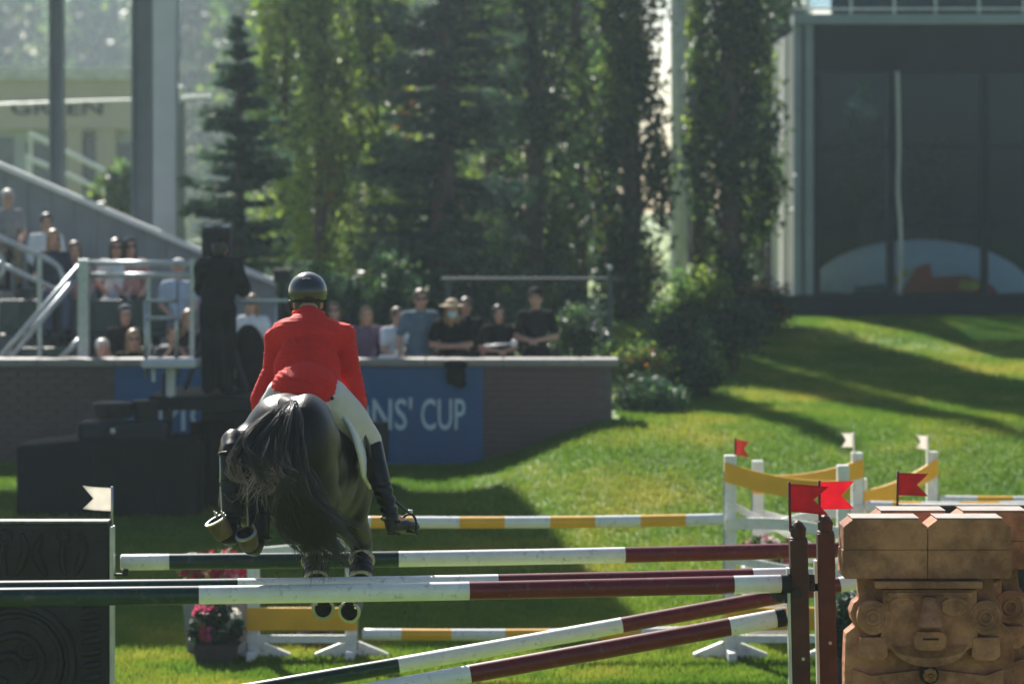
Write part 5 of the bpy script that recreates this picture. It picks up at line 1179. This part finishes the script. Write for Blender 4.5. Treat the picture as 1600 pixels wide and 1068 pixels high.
for (hp, kn, an, to, sh, el, wr) in ((hipL, knL, ankL, toeL, shL, elL, wrL), (hipR, knR, ankR, toeR, shR, elR, wrR)):
    chain(bm, [hp, kn, an, an.lerp(to, .7)], [.085, .056, .030, .018]); chain(bm, [sh, sh.lerp(el, .5) + (hv(.028, 0, 0) if sh is shL else hv(0, 0, 0)), el, wr], [.046, .042, .040, .030]); ax = (wr - el).normalized(); ax = (ax + hv(0, .8, 0)).normalized(); sd_, up_ = frame_of(ax); pc = wr + ax * .05
    capsule(bm, pc + sd_ * .02, pc - sd_ * .02, .024, .024)
    for (o_, L_) in ((-.03, .06), (-.01, .07), (.011, .066), (.03, .052)):
        q = pc + ax * .03 + sd_ * o_; m1 = q + (ax * .6 - up_ * .3) * L_; capsule(bm, q, m1, .0095, .009, 6); capsule(bm, m1, m1 - (up_ * .5 + ax * .45) * L_, .009, .008, 6)
    capsule(bm, pc + up_ * .01, pc + ax * .045 + up_ * .022, .011, .009, 6)
obj('body', organic(bm, .012, 3), SK[0], rider, smooth=True)
# breeches
bm = NB(); ell(bm, pel_ + hv(0, -.03, -.07), (.195, .175, .15)); 
for (hp, kn) in ((hipL, knL), (hipR, knR)): chain(bm, [hp, hp.lerp(kn, .5) + hv(.012 if kn is knR else -.012, 0, 0), kn, kn + hv(0, -.01, -.06)], [.135, .115, .078, .066])
brb = organic(bm, .014, 6)
for v_ in brb.verts: v_.co += v_.normal * .005 * noise.noise(v_.co * 14)
obj('breeches', brb, breech, rider, smooth=True)
for (kn, an, to, sg) in ((knR, ankR, toeR, 1), (knL, ankL, toeL, -1)):
    bm = NB(); up_in = kn.lerp(an, .02) + hv(.006 * sg, 0, .0)
    chain(bm, [up_in, kn.lerp(an, .35) + hv(-.005 * sg, -.025, 0), kn.lerp(an, .8), an], [.070, .069, .050, .046]); chain(bm, [an, an + hv(0, -.015, -.055)], [.046, .036]); chain(bm, [an + hv(.0, -.02, -.065), an.lerp(to, .55) + hv(0, 0, -.022), to], [.034, .040, .032])
    bb = organic(bm, .011, 5)
    for v_ in bb.verts:
        t_ = (v_.co - kn).dot((an - kn).normalized()) / (an - kn).length
        if .45 < t_ < 1.0: v_.co += v_.normal * .006 * math.sin(v_.co.z * 150 + 9 * noise.noise(v_.co * 6)) * min(1, (t_ - .45) * 3)
    bmesh.ops.bisect_plane(bb, geom=bb.verts[:] + bb.edges[:] + bb.faces[:], plane_co=kn + hv(0, 0, .018), plane_no=hv(.25 * sg, .1, 1).normalized(), clear_outer=True)
    bo = obj('riding_boot', bb, boot_l, rider, smooth=True)
    b = NB(); ax = (to - an).normalized(); c = an + hv(0, -.02, -.02); s_, u_ = frame_of(hv(.15, .3, 1)); tube(b, [c + s_ * .056 * math.cos(k * .33) + u_ * .056 * math.sin(k * .33) for k in range(20)], .006, 6, cap=False); obj('spur_strap', b, leather, bo)
    b = NB(); q = c - ax * .05; tube(b, [q, q - ax * .03 + hv(0, 0, -.004)], [.008, .005], 8); obj('spur', b, steel, bo)
    b = NB(); cs = [c + ax * .01, an.lerp(to, .5) + hv(0, 0, -.05), to + hv(0, 0, -.02)]; beam(b, an + hv(0, -.015, -.094), an.lerp(to, .25) + hv(0, 0, -.088), .05, .018, bevel=.003); obj('heel', b, black_rubber, bo)
# jacket
bm = NB(); person_core(bm, .012); ell(bm, pel_ + hv(0, -.045, -.01), (.198, .188, .165)); ell(bm, P(481, 514, 17.08), (.215, .115, .085)); ell(bm, chs_ + hv(-.03, -.01, .03), (.19, .13, .12)); ell(bm, chs_ + hv(.03, -.01, .03), (.19, .13, .12))
for (sh, el, wr) in ((shL, elL, wrL), (shR, elR, wrR)): chain(bm, [sh, sh.lerp(el, .5) + (hv(.028, 0, 0) if sh is shL else hv(0, 0, 0)), el, wr], [.070, .066, .068, .050])
chain(bm, [elR + hv(0, 0, .02), elR + hv(.012, -.01, -.06)], [.06, .040]); chain(bm, [elL + hv(.02, 0, .0), elL + hv(-.015, -.01, -.05)], [.062, .045])
jk = organic(bm, .0105, 12)
for v_ in jk.verts:                                              # creases drawn across the back and sleeves
    c = v_.co; q = P(480, 560, 17.0); dz = c.z - q.z; dx = c.x - q.x
    f = math.sin((c.z * 1.0 + .10 * abs(dx) - .35 * dx * dz + .06 * noise.noise(c * 5)) * 125 + 4.5 * noise.noise(c * 7)); g_ = .5 + .5 * noise.noise(c * 6.5 + hv(3, 1, 0))
    v_.co += v_.normal * (.0085 * (1 - 2 * abs(f) ** .6) * g_ + .005 * noise.noise(c * 8) + .0025 * noise.noise(c * 24))
hem = P(480, 622, 16.8)
bmesh.ops.bisect_plane(jk, geom=jk.verts[:] + jk.edges[:] + jk.faces[:], plane_co=P(480, 656, 16.8), plane_no=(0, 0, -1), clear_outer=True)
# trim the skirt of the jacket: slanting hem, higher on the left, arms kept
dl = [v_ for v_ in jk.verts if v_.co.z < (P(430, 610, 16.8).z + (P(525, 629, 16.8).z - P(430, 610, 16.8).z) * ((v_.co.x - P(430, 0, 16.8).x) / (P(525, 0, 16.8).x - P(430, 0, 16.8).x))) and P(426, 0, 16.9).x < v_.co.x < P(529, 0, 16.9).x and v_.co.y < 17.12]
bmesh.ops.delete(jk, geom=dl, context='VERTS')
from mathutils.bvhtree import BVHTree
jk.normal_update(); jbv = BVHTree.FromBMesh(jk)
def on_jacket(px, py):
    o_ = Vector((0, 0, HC)); dr = (P(px, py, 17) - o_).normalized(); hit = jbv.ray_cast(o_, dr); return hit[0] if hit[0] is not None and hit[0].y < 17.25 else None
jo = obj('jacket', jk, jacket_m, rider, smooth=True)
seam_m = mat('jacket_seam', (.52, .014, .012), .8)
for line in ([(482, y) for y in range(502, 622, 8)], [(448 - .10 * (y - 510) * (1 - (y - 510) / 110) * 4 / 4 + 4, y) for y in range(512, 606, 8)], [(512 + .0 * y, y) for y in range(506, 616, 8)], [(440 + i * 7, 590 + i * 1.1) for i in range(12)]):
    pp = [q for q in (on_jacket(*l_) for l_ in line) if q is not None]
    if len(pp) > 3:
        b = NB(); tube(b, [q + hv(0, -.0005, 0) for q in pp], .0022, 5); obj('seam', b, seam_m, jo)
bm = NB(); tube(bm, [P(480, 500, 17.0) + hv(0, -.01, 0), P(481, 545, 16.93), P(482, 585, 16.82), P(482, 618, 16.70)], .0015, 4); bm.free()
bm = NB(); c = nk_ + hv(0, -.01, .025); tube(bm, [c + hv(.082 * math.cos(k * .3307), .082 * math.sin(k * .3307) + .01, -.012 * math.sin(k * .3307)) for k in range(20)], .016, 8, cap=False); obj('collar', bm, jacket_m, jo, smooth=True)
for px in (497, 519):
    bm = NB(); ell(bm, P(px, 622, 16.67), .011, u=8, v=6); obj('button', bm, black_rubber, jo)
bm = NB(); ell(bm, hd_ + hv(0, -.035, -.035), (.080, .070, .062)); ell(bm, hd_ + hv(0, -.045, -.085), (.066, .05, .055)); ell(bm, hd_ + hv(0, -.02, .02), (.085, .09, .09)); obj('hair', organic(bm, .012, 3), HAIR['dark'], rider, smooth=True)
helm_m = mat('helmet_shell', (.014, .015, .018), .22, var=.1, coat=.6)
hl = hd_ + hv(0, .0, .040); bm = NB(); ell(bm, hl, (.114, .135, .115), u=32, v=24); bmesh.ops.bisect_plane(bm, geom=bm.verts[:] + bm.edges[:] + bm.faces[:], plane_co=hl + hv(0, 0, -.055), plane_no=hv(0, -.12, -1), clear_outer=True); ho_ = obj('helmet', bm, helm_m, rider, smooth=True)
bm = NB(); ell(bm, hl + hv(0, .13, -.03), (.085, .075, .010), Matrix.Rotation(R(-8), 3, 'X')); obj('peak', bm, helm_m, ho_, smooth=True)
bm = NB(); cz = -.056; tube(bm, [hl + hv(.100 * math.cos(k * .2618), .118 * math.sin(k * .2618), cz) for k in range(25)], .007, 6, cap=False); obj('rim', bm, black_rubber, ho_, smooth=True)
bm = NB(); prism(bm, [hl + hv(x, -.100 - 0 * z, z) for x, z in ((-.046, .062), (-.018, .080), (.018, .080), (.046, .062), (.018, .044), (0, .036), (-.018, .044))], (0, .03, 0), .004); obj('vent_panel', bm, mat('helmet_matt', (.02, .022, .025), .5), ho_)
for sg in (-1, 1):
    bm = NB(); tube(bm, smooth_path([hl + hv(.105 * sg, -.03, -.05), hl + hv(.098 * sg, -.005, -.10), hl + hv(.07 * sg, .03, -.15), hl + hv(0, .06, -.175)]), .006, 6); obj('chin_strap', bm, black_rubber, ho_)
# reins from the hands to the bit
for (wr, sg) in ((wrL, -1), (wrR, 1)):
    bm = NB(); tube(bm, smooth_path([wr + hv(0, .08, .0), HO(1.75, .09 * sg + .02, .06), HO(2.40, .03 + .07 * sg, -.10)]), .006, 6); tag(obj('rein', bm, leather, loc=wr), ('right' if sg > 0 else 'left') + ' leather rein running from the rider to the bit', 'rein')

# ------------------------------------------------------------------ hazy air
hm_ = bpy.data.materials.new('haze_air'); hm_.use_nodes = True; n_ = hm_.node_tree.nodes; n_.remove(n_['Principled BSDF'])
pvn = n_.new('ShaderNodeVolumePrincipled'); pvn.inputs['Color'].default_value = (.72, .87, 1.0, 1); pvn.inputs['Density'].default_value = .00058; pvn.inputs['Anisotropy'].default_value = .70
hm_.node_tree.links.new(pvn.outputs[0], n_['Material Output'].inputs['Volume'])
bm = NB(); box(bm, (0, 170, 17.0), (420, 356, 38.0)); hz = obj('haze', bm, hm_, loc=(0, 48, -2), kind='stuff'); tag(hz, 'pale sunlit haze hanging over the whole showground', 'haze')
